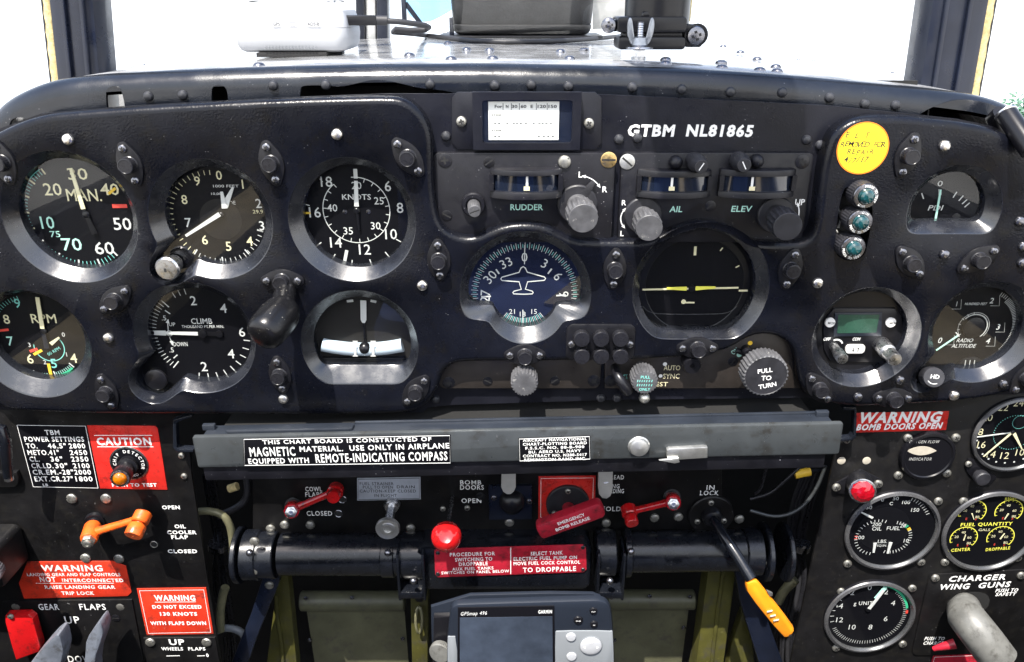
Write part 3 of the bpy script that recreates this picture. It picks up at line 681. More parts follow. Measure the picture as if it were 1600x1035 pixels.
b = MB('panel_black')
RD = 4.2
face_poly = inset(cpoly, RD)
face_holes = []
for o_, i_ in OPEN:
    if area(o_) < 0: o_ = o_[::-1]
    face_holes.append(o_)
V, F = fill(face_poly, face_holes+[slot]); i0 = b.add([FC.p(v.x, v.y, 0) for v in V])
for f in F: b.face([i0+i for i in f])
rings = []
for k in range(7):
    a = pi/2*k/6; rings.append([FC.p(u, v, -RD*(1-cos(a))) for u, v in inset(cpoly, RD*(1-sin(a)))])
rings.append([FC.p(u, v, -13.7) for u, v in cpoly]); b.loft(rings)
for o_, i_ in OPEN:
    e1 = [(a[0]+(c[0]-a[0])*.035, a[1]+(c[1]-a[1])*.035) for a, c in zip(o_, i_)]; e2 = [(a[0]+(c[0]-a[0])*.11, a[1]+(c[1]-a[1])*.11) for a, c in zip(o_, i_)]; e3 = [(a[0]+(c[0]-a[0])*.94, a[1]+(c[1]-a[1])*.94) for a, c in zip(o_, i_)]
    b.m('bevel_black'); b.loft([[FC.p(u, v, 0) for u, v in o_], [FC.p(u, v, -.11) for u, v in e1], [FC.p(u, v, -.76) for u, v in e2], [FC.p(u, v, -7.35) for u, v in e3], [FC.p(u, v, -7.9) for u, v in i_], [FC.p(u, v, -17.5) for u, v in i_]])
b.m('panel_black'); b.loft([[FC.p(u, v, 0) for u, v in slot], [FC.p(u, v, -13.5) for u, v in slot]])
cover = part(ip, 'cover', b, 28)
b = MB('base_black'); f0 = Fr((0, YB, 0)); bp_ = uv(f0, base_px, YB); sheet(b, f0, bp_ if area(bp_) > 0 else bp_[::-1], [inset(i_ if area(i_) > 0 else i_[::-1], -1.2) for _, i_ in OPEN], 0, -3); part(ip, 'base_sheet', b)
for px, py, a in [(107, 218, .4), (527, 210, -.6), (660, 446, .1), (170, 528, .0), (443, 623, -.3), (1277, 442, .3), (1475, 228, .8), (1490, 618, .1)]:
    inst(ip, 'screw', S_BRIGHT, at(px, py, 0), a)
for px, py in [(1475, 398), (1406, 594), (1340, 620), (1567, 600), (1592.6, 346), (1598, 385), (1596, 411)]: inst(ip, 'screw', S_DARK, at(px, py, 0))
S_RB = screw_mesh('rivet', 3.3, 2.4, 'rivet_paint')
for px, py in [(697, 213), (967, 218), (996, 216), (1260, 219), (1281, 227), (681, 624), (939, 622), (964, 622)]: inst(ip, 'rivet', S_RB, at(px, py, YB))
b = MB('print_white'); tl(b, 'GTBM', (981, 204), (1054, 204.5), 17, YB, shear=.09, bold=.042); tl(b, 'NL81865', (1073, 204), (1177, 205), 17, YB, shear=.09, bold=.042); part(ip, 'lettering', b)
# ------------------------------------------------------------------ small panel lamps: oval plate, cap, two screws
def lampplate():
    b = MB('lamp_black'); b.plate(O0, smooth_poly([(-14.6, -1.6), (-14.6, 1.6), (-12.6, 3.4), (-5.6, 7.2), (0, 8.0), (5.6, 7.2), (12.6, 3.4), (14.6, 1.6), (14.6, -1.6), (12.6, -3.4), (5.6, -7.2), (0, -8.0), (-5.6, -7.2), (-12.6, -3.4)], 1), -.5, 1.7, .5)
    return b.mesh('mounting_plate')
def lampcap():
    b = MB('button_grey'); n = 48
    b.lathe(O0, [(5.5, 1.5), (5.5, 2.2), (5.15, 2.6), (5.15, 7.4), (4.9, 8.0), (4.3, 8.2), (4.1, 8.0), (0, 8.0)], n, ([2, 3], 24, .05)); return b.mesh('lamp_cap')
LP, LC = lampplate(), lampcap()
LAMPS = [  # centre px, angle of the long axis in degrees, label
 (6, 254, 100, 'black panel lamp cut by the left edge, upper left of the MAN gauge'),
 (204, 257, -78, 'black panel lamp between the MAN gauge and the altimeter'),
 (425, 255, -80, 'black panel lamp between the altimeter and the KNOTS gauge'),
 (638, 246, -54, 'black panel lamp at the upper right of the KNOTS gauge, on the cover corner'),
 (442, 438, 0, 'level black panel lamp above the protruding black elbow knob'),
 (181, 468, 38, 'tilted black panel lamp below the MAN gauge, left of the CLIMB gauge'),
 (168, 612, -80, 'black panel lamp right of the RPM gauge at the lower cover edge'),
 (438, 585, -86, 'black panel lamp right of the CLIMB gauge, under the elbow knob'),
 (650, 610, 52, 'tilted black panel lamp at the lower right corner of the left cover half'),
 (686, 406, -88, 'black panel lamp left of the compass dial with the aeroplane outline'),
 (960, 420, 88, 'black panel lamp between the compass dial and the horizon gauge'),
 (820, 554, 0, 'level black panel lamp under the compass dial, above a knurled knob'),
 (1089, 543, 0, 'level black panel lamp just under the horizon gauge'),
 (1234, 420, 82, 'black panel lamp right of the horizon gauge'),
 (1417, 243, 80, 'black panel lamp right of the round yellow sticker'),
 (1421, 410, -47, 'tilted black panel lamp below the PDI gauge and above the radio'),
 (1527, 405, 35, 'tilted black panel lamp below and right of the PDI gauge'),
 (1279, 606, -50, 'tilted black panel lamp at lower left of the radio with the green screen'),
 (1394, 621, 0, 'level black panel lamp under the radio with the green screen'),
 (1601, 590, 60, 'black panel lamp cut by the right edge beside the radio altitude gauge')]
for px, py, a, lab in LAMPS:
    P = at(px, py, 0); t = thing('panel_lamp', lab, 'panel lamp', P, 'panel lamps on the instrument panel'); an = R(a)
    inst(t, 'mounting_plate', LP, P, an); inst(t, 'lamp_cap', LC, P)
    for s_ in (-1, 1): inst(t, 'screw', S_LAMP, P+Vector((cos(an), 0, sin(an)))*10.4*s_+Vector((0, -1.7, 0)), random.random()*3)
# block of six buttons
P = at(938, 534, 0); t = thing('button_block', 'black plate with six round grey buttons in two rows below the horizon gauge', 'button block', P)
b = MB('lamp_black'); fb = Fr(P); k = hpp(938, 534); b.plate(fb, rrect(107*k, (562-507)*vpp(938, 534), 5, 5), 0, 1.6, .5); part(t, 'mounting_plate', b)
def bc():
    b = MB('button_grey'); b.lathe(O0, [(5.6, 1.5), (5.6, 6.6), (5.2, 7.2), (0, 7.3)], 32); return b.mesh('button')
BC = bc()
for y in (525, 552):
    for x in (908, 938, 968): inst(t, 'button', BC, at(x, y, 0))
for x in (893, 984): inst(t, 'screw', S_LAMP, at(x, 538, -1.6), .4)
# ------------------------------------------------------------------ gauges in the cover openings
YD, YG = 16.0, 11.5
class G_:
    def __init__(s, name, label, px, py, rpx, outline=None, dial='dial_black', yd=YD, yg=YG, cat='gauge'):
        s.c = at(px, py, yd); s.f = Fr(s.c); s.k = hpp(px, py, yd); s.r = rpx*s.k; s.yd = yd; s.t = thing(name, label, cat, s.c)
        s.out = outline or [(s.c.x+u, s.c.z+v) for u, v in circ(s.r+3, 64)]
        loc = [(u-s.c.x, v-s.c.z) for u, v in s.out]
        if area(loc) < 0: loc = loc[::-1]
        b = MB(dial); b.plate(s.f, loc, -.9, 0); part(s.t, 'dial_face', b)
        s.loc = loc; s.yg = yg; s.print = MB('dial_white')
    def glass(s):
        if s.print.v: part(s.t, 'dial_marking', s.print)
        b = MB('glass'); b.disc(s.f, 0, s.yd-s.yg, poly=inset(s.loc, -.1)); part(s.t, 'glass', b)
    def n(s, t, px, py, h, col=None, w=None, rot=0, **k):
        col and s.print.m(col); k['bold'] = k.get('bold', .012)*.35-.004; tpx(s.print, t, px, py, h*.94, s.yd, w, rot, **k)
    def needle(s, name, m_, a, b2, wd, lift, wd2=None, th=.5):
        A, C = uv(s.f, [a, b2], s.yd-lift); b = MB(m_); A = Vector(A); C = Vector(C); d = (C-A).normalized(); n = Vector((-d.y, d.x)); w1 = wd*s.k/2; w2 = (wd if wd2 is None else wd2)*s.k/2
        b.plate(s.f, [tuple(A-n*w1), tuple(C-n*w2), tuple(C+n*w2), tuple(A+n*w1)], lift-th, lift); return part(s.t, name, b)
    def bar(s, col, a, b2, wd, lift=.12, wd2=None):
        s.print.m(col); A, C = uv(s.f, [a, b2], s.yd); s.print.bar(s.f, A, C, wd*s.k, lift, wd2 and wd2*s.k)
    def hub(s, px, py, r, m_='dial_rim', lift=1.6):
        b = MB(m_); A = uv(s.f, [(px, py)], s.yd-lift)[0]; b.lathe(s.f.off(*A), [(r*s.k, .2), (r*s.k, lift), (r*s.k*.7, lift+.5), (0, lift+.6)], 20); part(s.t, 'needle_hub', b)
def inner(i): return OPEN[i][1]
# MAN
g = G_('manifold_gauge', 'large round gauge reading MAN with cream and teal figures at upper left', 118, 336, 88, inner(0))
p = g.print
ctr = uv(g.f, [(120, 337)], YD)[0]; fr = g.f.off(*ctr); r = 83*g.k
p.m('print_teal'); p.ticks(fr, r*.90, r, 196, 118, 20, .42, .2, lambda q: q % 5 == 0); p.m('print_cream'); p.ticks(fr, r*.88, r, 196, 118, 4, 1.1, .2)
p.m('print_teal'); p.ticks(fr, r*.90, r, -147, -52, 20, .42, .2, lambda q: q % 5 == 0); p.m('dial_white'); p.ticks(fr, r*.88, r, -147, -52, 4, 1.1, .2)
p.m('print_teal'); p.arc(fr, r*1.0, 120, 140, .6, .22)
for tx, x, y, h, c, w in (('30', 121, 272, 19, 'print_cream', 31), ('20', 82, 296, 20, 'print_cream', 28), ('MAN.', 131, 305, 20, 'print_cream', 54), ('40', 171, 296, 19, 'print_cream', 29), ('50', 191, 350, 20, 'dial_white', 28), ('60', 163, 388, 20, 'dial_white', 30), ('70', 112, 382, 20, 'print_mint', 31), ('75', 86, 366, 10, 'print_mint', 16), ('10', 74, 348, 20, 'print_mint', 21)): g.n(tx, x, y, h, c, w, bold=.03)
g.bar('print_red', (176, 322), (199, 322), 6, .45); g.bar('print_gold', (170, 303), (181, 294), 4, .5)
g.needle('needle', 'print_cream', (110, 263), (130, 327), 5, 2.0, 7); g.needle('needle_tail', 'dial_rim', (130, 327), (148, 366), 5, 1.9, 10); g.hub(134, 336, 6); g.glass()
# altimeter
g = G_('altimeter', 'round altimeter with cream figures and a silver setting knob at its lower left', 336, 339.5, 78, inner(1))
p = g.print; fr = g.f.off(*uv(g.f, [(338, 340)], YD)[0]); r = 74*g.k
p.m('print_cream'); p.ticks(fr, r*.90, r, 90, 232, 20, .45, .2); p.m('dial_white'); p.ticks(fr, r*.91, r, -120, -18, 15, .45, .2); p.ticks(fr, r*.87, r, -126, -18, 3, .9, .2)
for tx, x, y in (('9', 308, 283), ('0', 342, 274), ('8', 288, 312), ('6', 320, 375), ('5', 357, 385), ('4', 390, 377), ('1', 379, 288)): g.n(tx, x, y, 15, 'print_cream', bold=.025)
for tx, x, y in (('7', 294, 348), ('3', 409, 353), ('2', 404, 318)): g.n(tx, x, y, 15, 'dial_white', bold=.025)
g.n('1000 FEET', 353, 291, 4.5, 'dial_white', 40); g.n('10,000', 340, 303, 4, 'dial_white', 20); g.n('ALTITUDE', 349, 317, 6, 'dial_white', 38); g.n('29.9', 403, 331, 6, 'print_cream', 16)
g.needle('long_needle', 'dial_white', (290, 369), (343, 335), 4, 2.3, 7); g.needle('short_needle', 'dial_white', (346, 300), (351, 326), 4, 1.6, 9); g.needle('pointer', 'dial_white', (364, 293), (351, 322), 3, 1.1, 11); g.hub(345, 337, 5)
b = MB('dial_rim'); A = uv(g.f, [(345, 343)], YD)[0]; b.disc(g.f.off(*A), g.r*.42, .12); part(g.t, 'inner_disc', b)
b = MB('steel'); P = at(265, 417, 2); b.lathe(Fr(P), [(6, -8), (6.2, 0), (7.6, .3), (8, 1), (8, 4.2), (7, 5.4), (0, 5.8)], 36, ([3, 4], 36, .04)); kn = part(g.t, 'setting_knob', b)
b = MB('recess_shade'); b.box(Fr(P+Vector((-.8, -5.7, -.6))), 1.6, 2.6, .15); part(kn, 'slot', b)
g.glass()
# KNOTS
g = G_('airspeed_gauge', 'round gauge reading KNOTS with two rings of white figures', 555, 340, 82, inner(2))
p = g.print; fr = g.f.off(*uv(g.f, [(557, 329)], YD)[0]); r = 52*g.k
p.m('dial_white'); p.arc(fr, r, 95, -232, .55, .2, 60); p.ticks(fr, r*.88, r, 72, -232, 19, .5, .2)
fo = g.f.off(*uv(g.f, [(556, 340)], YD)[0]); ro = 79*g.k; p.ticks(fo, ro*.89, ro, -30, -145, 5, .7, .2); p.ticks(fo, ro*.92, ro, 165, 130, 1, .6, .2)
for tx, x, y in (('18', 510, 284), ('6', 606, 291), ('8', 625, 325), ('10', 611, 366), ('12', 570, 390), ('14', 525, 379), ('16', 492, 332)): g.n(tx, x, y, 17, 'dial_white', bold=.02)
for tx, x, y in (('20', 557, 290), ('25', 592, 314), ('30', 587, 353), ('35', 544, 361), ('40', 519, 325)): g.n(tx, x, y, 12, 'dial_white', bold=.02)
g.n('KNOTS', 557, 308, 9, 'dial_white', 45, bold=.03); g.bar('print_gold', (474, 333), (485, 333), 3); g.bar('dial_white', (542, 391), (538, 412), 5, .3); g.bar('dial_white', (555, 264), (556, 279), 6, .3)
g.needle('needle', 'dial_white', (556, 283), (557, 323), 5.5, 1.8, 7); g.needle('needle_tail', 'dial_rim', (557, 323), (561, 360), 5, 1.7, 3)
b = MB('dark_screw')
for x in (539, 576): A = uv(g.f, [(x, 331)], YD)[0]; b.lathe(g.f.off(*A), [(1.6, 0), (1.5, .4), (0, .5)], 14)
part(g.t, 'dial_screws', b); g.hub(557, 330, 5); g.glass()
# RPM
g = G_('rpm_gauge', 'round gauge reading RPM with a smaller ring below its centre, at the left edge', 57, 527, 74, inner(3))
p = g.print; fr = g.f.off(*uv(g.f, [(58, 527)], YD)[0]); r = 70*g.k
p.m('print_teal'); p.ticks(fr, r*.90, r, 103, 190, 20, .42, .2); p.m('print_mint'); p.ticks(fr, r*.89, r, 190, 312, 36, .42, .2); p.m('dial_white'); p.ticks(fr, r*.86, r, 192, 312, 4, .9, .22)
p.m('print_green'); p.arc(fr, r*.985, -86, -50, 1.5, .3)
for tx, x, y, c in (('9', 27, 474, 'print_teal'), ('8', 10, 499, 'print_cream'), ('7', 16, 533, 'print_mint'), ('6', 47, 561, 'print_cream'), ('5', 84, 568, 'print_teal'), ('4', 115, 560, 'print_cream'), ('RPM', 68, 498, 'print_cream')): g.n(tx, x, y, 15, c, 39 if tx == 'RPM' else None, bold=.025)
fs = g.f.off(*uv(g.f, [(77, 543)], YD)[0]); rs = 23.5*g.k; p.m('print_teal'); p.arc(fs, rs, 168, 395, .65, .2)
for tx, x, y in (('0', 99, 523), ('1', 104, 554), ('2', 70, 566), ('3', 46, 539)): g.n(tx, x, y, 7, 'dial_white', bold=.02)
g.n('00 RPM', 84, 549, 5, 'print_teal', 24, rot=.5)
g.bar('print_red', (-4, 517), (14, 515), 4, .4); g.bar('print_red', (47, 549), (59, 545), 4.5, .4); g.bar('print_gold', (53, 554), (66, 547), 4.5, .42); g.bar('print_gold', (76, 568), (81, 590), 5, .42)
g.needle('small_needle', 'print_cream', (92, 528), (79, 538), 3, 1.2, 6); g.needle('needle', 'print_cream', (58, 465), (66, 514), 6, 2.0, 6.5); g.needle('needle_tail', 'pillar_blue', (66, 514), (73, 545), 5, 1.9, 8); g.hub(68, 519, 5); g.glass()
# CLIMB
g = G_('climb_gauge', 'round gauge reading CLIMB, its needle pointing left at zero', 311, 526, 80, inner(4))
p = g.print; fr = g.f.off(*uv(g.f, [(313, 523)], YD)[0]); r = 77*g.k
p.m('dial_white'); p.ticks(fr, r*.88, r, 132, 228, 20, .5, .2); p.ticks(fr, r*.80, r*.98, 132, 228, 2, .8, .22, lambda q: q == 1); p.ticks(fr, r*.88, r, 115, 100, 2, .5, .2); p.ticks(fr, r*.87, r, -100, -8, 8, .7, .2)
p.ticks(fr, r*.70, r*.82, 140, 220, 1, .8, .2)
for tx, x, y in (('2', 302, 470), ('4', 349, 482), ('6', 378, 519), ('4', 361, 553), ('2', 319, 573)): g.n(tx, x, y, 15, 'dial_white', bold=.025)
g.n('.5', 256, 497, 8); g.n('.5', 268, 547, 8); g.n('CLIMB', 315, 502, 9, w=33, bold=.03); g.n('THOUSAND FT.PER MIN.', 317, 510.5, 4.5, w=66, bold=.02); g.n('UP', 269, 507, 6, w=10); g.n('DOWN', 282, 538, 7, w=22, bold=.02)
g.bar('dial_white', (263, 517), (262, 503), 1.2); g.bar('dial_white', (262, 505), (263, 499), 6, .25, .5); g.bar('dial_white', (265, 527), (269, 536), 1.2); g.bar('dial_white', (268, 533), (270, 540), 6, .25, .5)
p.arc(g.f.off(*uv(g.f, [(265, 521)], YD)[0]), 2.0, 0, 360, .5, .2)
b = MB('dial_rim'); f9 = g.f; A = uv(f9, [(317, 521)], YD-1)[0]; b.lathe(f9.off(*A), [(3, .3), (3, 2.6), (0, 2.8)], 20); A2 = uv(f9, [(343, 522)], YD-1)[0]; b.bar(f9, A, A2, 3.4, 1.4); b.lathe(f9.off(*A2), [(2.6, .3), (2.6, 1.6), (0, 1.7)], 16); part(g.t, 'needle_hub', b)
g.needle('needle', 'dial_white', (241, 520.5), (309, 522), 4, 2.0, 5.5); g.needle('needle_tip', 'dial_white', (241, 520.5), (259, 521), 7, 1.5, 8)
b = MB('plastic_black'); P = at(245, 592, 11); b.lathe(Fr(P), [(8, 0), (8, 2), (7, 2.6), (0, 2.7)], 30); part(g.t, 'setting_boss', b); g.glass()
# turn and bank
g = G_('turn_gauge', 'flat-bottomed turn gauge with a white needle and a curved liquid tube', 566, 536, 76, inner(5), 'dial_sheen')
p = g.print
for a_, c_ in (((542, 471), (552, 470)), ((579, 470), (588, 472))): g.bar('dial_white', a_, c_, 4)
g.needle('needle', 'dial_white', (567.5, 470), (568, 500), 9, 1.8); g.needle('needle_tip', 'dial_white', (568, 500), (568, 505), 9, 1.8, 4); g.needle('needle_stem', 'dial_rim', (568, 505), (571, 545), 3, 1.6)
def tubept(x): return 536+8*(1-((x-568)/68)**2)
b = MB('liquid_glass'); b.tube([at(x, tubept(x)+2, YD-2.2) for x in range(504, 634, 5)], 5.0, 14); tb = part(g.t, 'liquid_tube', b, 50)
b = MB('plastic_black'); b.ball(at(570, 544, YD-4.6), 4.4); part(g.t, 'ball', b)
b = MB('dial_white'); f9 = Fr((0, YD-8., 0))
for x in (555, 583):
    b.bar(f9, *uv(f9, [(x, 533), (x, 557)], YD-8), 1.7, 0)
    for y in (533.5, 556.5): b.bar(f9, *uv(f9, [(x-4, y), (x+4, y)], YD-8), .7, .05)
part(g.t, 'centre_marks', b)
b = MB('dial_rim'); b.plate(g.f, uv(g.f, [(500, 557), (634, 557), (622, 570), (512, 570)], YD), 0, 3, .8); part(g.t, 'tube_rest', b); g.yg = 8.5; g.glass()
# compass dial
g = G_('compass_dial', 'gyro compass dial with a white aeroplane outline in the panel centre', 820, 458, 88.5, inner(6), 'dial_blue_sheen')
p = g.print; fr = g.f.off(*uv(g.f, [(820, 460)], YD)[0]); r = 84*g.k
p.m('dial_white'); p.ticks(fr, r*.87, r, 90, 190, 20, .4, .2); p.ticks(fr, r*.87, r, 90, -10, 20, .4, .2); p.m('print_teal'); p.ticks(fr, r*.90, r*.97, 87.5, -7.5, 19, .4, .2); p.ticks(fr, r*.90, r*.97, 92.5, 187.5, 19, .4, .2)
fl = g.f.off(*uv(g.f, [(818, 458)], YD)[0]); r2 = 50*g.k; p.m('dial_white'); p.ticks(fl, r2*.84, r2*1.02, -128, -52, 12, .4, .2); p.m('print_teal'); p.ticks(fl, r2*.84, r2, -125, -55, 11, .4, .2)
for tx, x, y, ro in (('0', 819.5, 402, 0), ('3', 851, 412, -.45), ('6', 872, 432, -.85), ('9', 881, 460, -1.5), ('33', 790.6, 411, .45), ('30', 766, 433, .85), ('27', 758, 463, 1.5)): g.n(tx, x, y, 15, 'dial_white', rot=ro, bold=.005)
for tx, x, y in (('21', 800, 487), ('18', 816.7, 491), ('15', 834.6, 487)): g.n(tx, x, y, 8, 'dial_white', bold=.01)
for a_, c_ in (((820, 383), (819.5, 413)), ((775, 421), (780, 428)), ((856, 428), (862, 420)), ((752, 464), (767, 463)), ((869, 462), (884, 461)), ((817, 484), (817, 507))): g.bar('dial_white', a_, c_, 2.4 if a_[0] not in (820, 817) else 1.4, .3)
pl_ = [(578, 264), (590, 272), (600, 294), (692, 320), (699, 328), (692, 338), (602, 346), (590, 386), (626, 396), (632, 404), (628, 411), (580, 413), (526, 411), (522, 404), (530, 396), (568, 387), (556, 346), (464, 339), (457, 331), (464, 321), (556, 295), (566, 272)]
p.line(g.f, uv(g.f, [(650+x/3.452, 340+y/3.452) for x, y in pl_], YD), .75, .5, True)
b = MB('dial_blue_sheen'); A = uv(g.f, [(818, 459)], YD)[0]; b.lathe(g.f.off(*A), [(r2, .005), (r2, .03), (r2*.97, .045), (0, .05)], 64); part(g.t, 'inner_disc', b); g.glass()
# artificial horizon
g = G_('horizon_gauge', 'wide artificial horizon gauge with a yellow bar and miniature wings', 1090, 449, 91, inner(7))
b = MB('dial_rim'); A = uv(g.f, [(1085, 446)], YD)[0]; b.lathe(g.f.off(*A), [(86*g.k, .1), (86*g.k, .3), (77*g.k, .4), (76*g.k, .1)], 64, caps=False); part(g.t, 'mask_ring', b)
g.bar('print_cream', (1086.5, 385), (1085.5, 399), 4, .5); g.bar('print_cream', (1129, 387), (1125, 392), 2, .5); g.bar('print_cream', (1155, 415), (1149, 418), 2, .5); g.bar('print_cream', (1154, 454), (1168, 454), 3, .5)
g.print.m('rim_grey'); g.print.line(g.f, uv(g.f, smooth_poly([(1004, 478), (1012, 487), (1030, 491), (1120, 491), (1140, 488), (1152, 478)], 2, False), YD), .5, .5)  # grey arc paints the highlight along the lower lip
g.needle('horizon_bar', 'print_cream', (1004, 453), (1154, 450), 2.6, 1.8); g.needle('wing', 'print_yellow', (1042, 451), (1073, 451.5), 3.2, 2.6, 6.5); g.needle('wing', 'print_yellow', (1087, 451), (1118, 449.5), 6.5, 2.6, 3.2)
g.bar('print_cream', (1070, 473), (1085, 473), 2.6); A = uv(g.f, [(1068, 471.5)], YD)[0]; p = g.print; p.disc(g.f.off(*A), 1.7, .3, 16)
b = MB('dial_rim'); b.lathe(g.f.off(*uv(g.f, [(1080, 450)], YD)[0]), [(2.4, .2), (2.4, 2.2), (0, 2.3)], 18); part(g.t, 'centre_dot', b); g.glass()
# PDI
g = G_('pdi_gauge', 'small half-round gauge reading PDI at upper right', 1482, 326, 57, inner(8))
g.n('0', 1469, 287, 9, 'dial_white', 8); g.n('PDI', 1462, 325, 8.5, w=22, shear=.2, bold=.02)
for a_, c_ in (((1440, 302), (1443, 311)), ((1495, 300), (1489, 309)), ((1505, 306), (1498, 314)), ((1511, 312), (1503, 319)), ((1515, 317), (1507, 324)), ((1467, 296), (1467, 305)), ((1470, 296), (1470, 305))): g.bar('dial_white', a_, c_, 1.8)
g.needle('needle', 'print_mint', (1470, 297), (1462, 343), 3, 1.6); b = MB('dial_rim'); b.lathe(g.f.off(*uv(g.f, [(1493, 340)], YD)[0]), [(3, .2), (3, .8), (0, 1)], 18); part(g.t, 'zero_screw', b); g.glass()
# radio
g = G_('com_radio', 'round radio with a green screen, two white buttons and silver knobs', 1347, 522, 70, inner(9), 'plastic_black', 15, 10.5, 'radio')
ff = g.f
b = MB('plastic_black'); b.plate(ff, uv(ff, [(1285, 512), (1291, 494), (1302, 481), (1398, 481), (1407, 494), (1411, 512), (1410, 545), (1396, 566), (1296, 563), (1286, 545)], 15), 0, 1.6, .5); part(g.t, 'face_plate', b)
def pq(px, py, Y=13.3): return Fr(at(px, py, Y))
b = MB('plastic_slate'); b.plate(ff, uv(ff, [(1304, 489), (1378, 488), (1377, 525), (1302, 526)], 13), 1.7, 2.6, .5); part(g.t, 'screen_bezel', b)
b = MB('lcd_green'); b.plate(ff, uv(ff, [(1310, 492), (1374, 492), (1369, 520), (1308, 521)], 12.3), 2.65, 2.8); part(g.t, 'screen', b)
for x, tx in ((1296, 'MON'), (1391, 'MEM')):
    b = MB('paper'); f9 = pq(x, 503.5); b.lathe(f9, [(3.6, 0), (3.6, 1.4), (3.2, 1.9), (0, 2)], 28); bt = part(g.t, 'button', b); b = MB('ink'); put(b, tx, f9.off(1, 0, 2.05), 0, 0, 1.7, lift=.03); part(bt, 'lettering', b)
b = MB('paper'); f9 = pq(1335.5, 545); b.plate(f9, rrect(30*g.k, 14*vpp(1335, 545), 2.6, 6), 0, 1.6, .5); bt = part(g.t, 'rocker_button', b)
b = MB('ink')
for u, d in ((-1.6, -1), (1.8, 1)): b.bar(f9, (u, -d*1.6), (u, d*1.2), .6, 1.65); b.bar(f9, (u, d*.4), (u, d*1.8), 1.9, 1.66, .1)
part(bt, 'arrows', b)
p = g.print; p.m('dial_white')
for tx, x in (('OFF', 1292), ('COM', 1338)): tpx(p, tx, x, 530, 4.6, 13.3, 11 if tx == 'OFF' else 12, shear=.2, bold=.04)
p.v = [q+Vector((0, -.1, 0)) for q in p.v]; fz = pq(1306, 540); p.arc(fz, 4.6, 20, 120, 1.2, .2)
def stubknob(t, px, py, qx, qy, segs, Y0=13.3, dep=20, m_='steel', ribs=30):
    A, C = at(px, py, Y0), at(qx, qy, Y0-dep); ax = axis_fr(A, Vector((0, -1, 0))); b = MB(m_); h = dep
    ax = axis_fr(A, C-A); h = (C-A).length; b.lathe(ax, [(r_, w_*h) for r_, w_ in segs], 60, (range(1, len(segs)-2), ribs, .06)); return part(t, 'knob', b)
stubknob(g.t, 1302, 541, 1317, 562, [(3.2, 0), (3.2, .45), (4.0, .5), (4.1, .92), (3.5, 1), (0, 1.01)], dep=20)
stubknob(g.t, 1376, 538, 1399, 563, [(5.8, .0), (5.9, .44), (5.6, .5), (4.6, .52), (4.9, .6), (4.9, .94), (4.2, 1), (0, 1.01)], dep=26)
part(g.t, 'dial_marking', g.print); g.print = MB('dial_white')
# radio altimeter
g = G_('radio_altimeter', 'round gauge reading RADIO ALTITUDE with a knurled knob at its lower left', 1528, 515, 69, inner(10))
p = g.print; fr = g.f.off(*uv(g.f, [(1525, 514)], YD)[0]); r = 66*g.k
p.m('dial_white'); p.ticks(fr, r*.84, r, 52, -38, 34, .5, .2); p.ticks(fr, r*.9, r, 66, 56, 3, .45, .2)
for tx, x, y in (('0', 1469, 532), ('2', 1550, 470), ('3', 1560, 511), ('4', 1544, 533)): g.n(tx, x, y, 9, 'dial_white', bold=.02, shear=.12)
g.n('1', 1495, 475, 8, 'print_dim'); g.n('HUNDRED FEET', 1525, 475, 4, 'dial_white', 34, shear=.2); g.n('RADIO', 1508, 532, 6.2, 'dial_white', 25, shear=.25, bold=.02); g.n('ALTITUDE', 1506, 540.6, 6, 'dial_white', 37, shear=.25, bold=.02)
p.m('print_dim')
for (x, y) in ((1495, 475), (1555, 470), (1563, 511), (1548, 533), (1484, 531)): p.line(g.f, uv(g.f, [(x-8, y+8), (x+6, y+8), (x+7, y-7)], YD), .3, .2)
p.arc(g.f.off(*uv(g.f, [(1521, 511)], YD)[0]), 21*g.k, -50, 140, .8, .25); p.arc(g.f.off(*uv(g.f, [(1521, 511)], YD)[0]), 24*g.k, -40, 215, .35, .25)
p.ticks(g.f.off(*uv(g.f, [(1521, 511)], YD)[0]), 21*g.k, 25*g.k, 100, 215, 5, .5, .26)
g.needle('needle', 'print_mint', (1463, 548), (1497, 525), 2.0, 1.4, 2.4); g.needle('needle_bracket', 'dial_white', (1494, 520), (1499, 526), 1.5, 1.3)
b = MB('dial_rim'); A = uv(g.f, [(1521, 512)], YD)[0]; b.lathe(g.f.off(*A), [(17*g.k, .1), (17*g.k, .8), (16*g.k, 1), (0, 1)], 40); part(g.t, 'inner_disc', b)
b = MB('dial_rim'); b.plate(g.f, uv(g.f, smooth_poly([(1492, 574), (1500, 562), (1520, 556), (1534, 562), (1540, 574)], 1), YD), 0, 2, .4); w_ = part(g.t, 'window_hood', b)
b = MB('print_dim')
for x in (1507, 1514, 1521): b.bar(g.f, *uv(g.f, [(x, 575), (x+2, 563)], YD-2.1), .6, 2.1)
part(w_, 'window_marks', b)
g.glass()
A, C = at(1448, 588, 6), at(1459.5, 590, -8); ax_ = axis_fr(A, C-A); h = (C-A).length; b = MB('knob_dark'); b.lathe(ax_, [(5.6, -4), (5.6, h*.3), (7.0, h*.32), (7.3, h*.4), (7.3, h*.95), (6.8, h), (0, h)], 64, ([3, 4], 26, .05)); kn = part(g.t, 'setting_knob', b)
b = MB('dial_white'); f9 = Fr(C, (1, 0, 0), (0, 0, 1), ax_.z); f9 = axis_fr(C, ax_.z); put(b, 'HD', f9, .6, .6, 2.8, lift=.15, shear=.1, bold=.02); b.arc(f9, 4.6, 215, 300, .5, .15); part(kn, 'lettering', b)
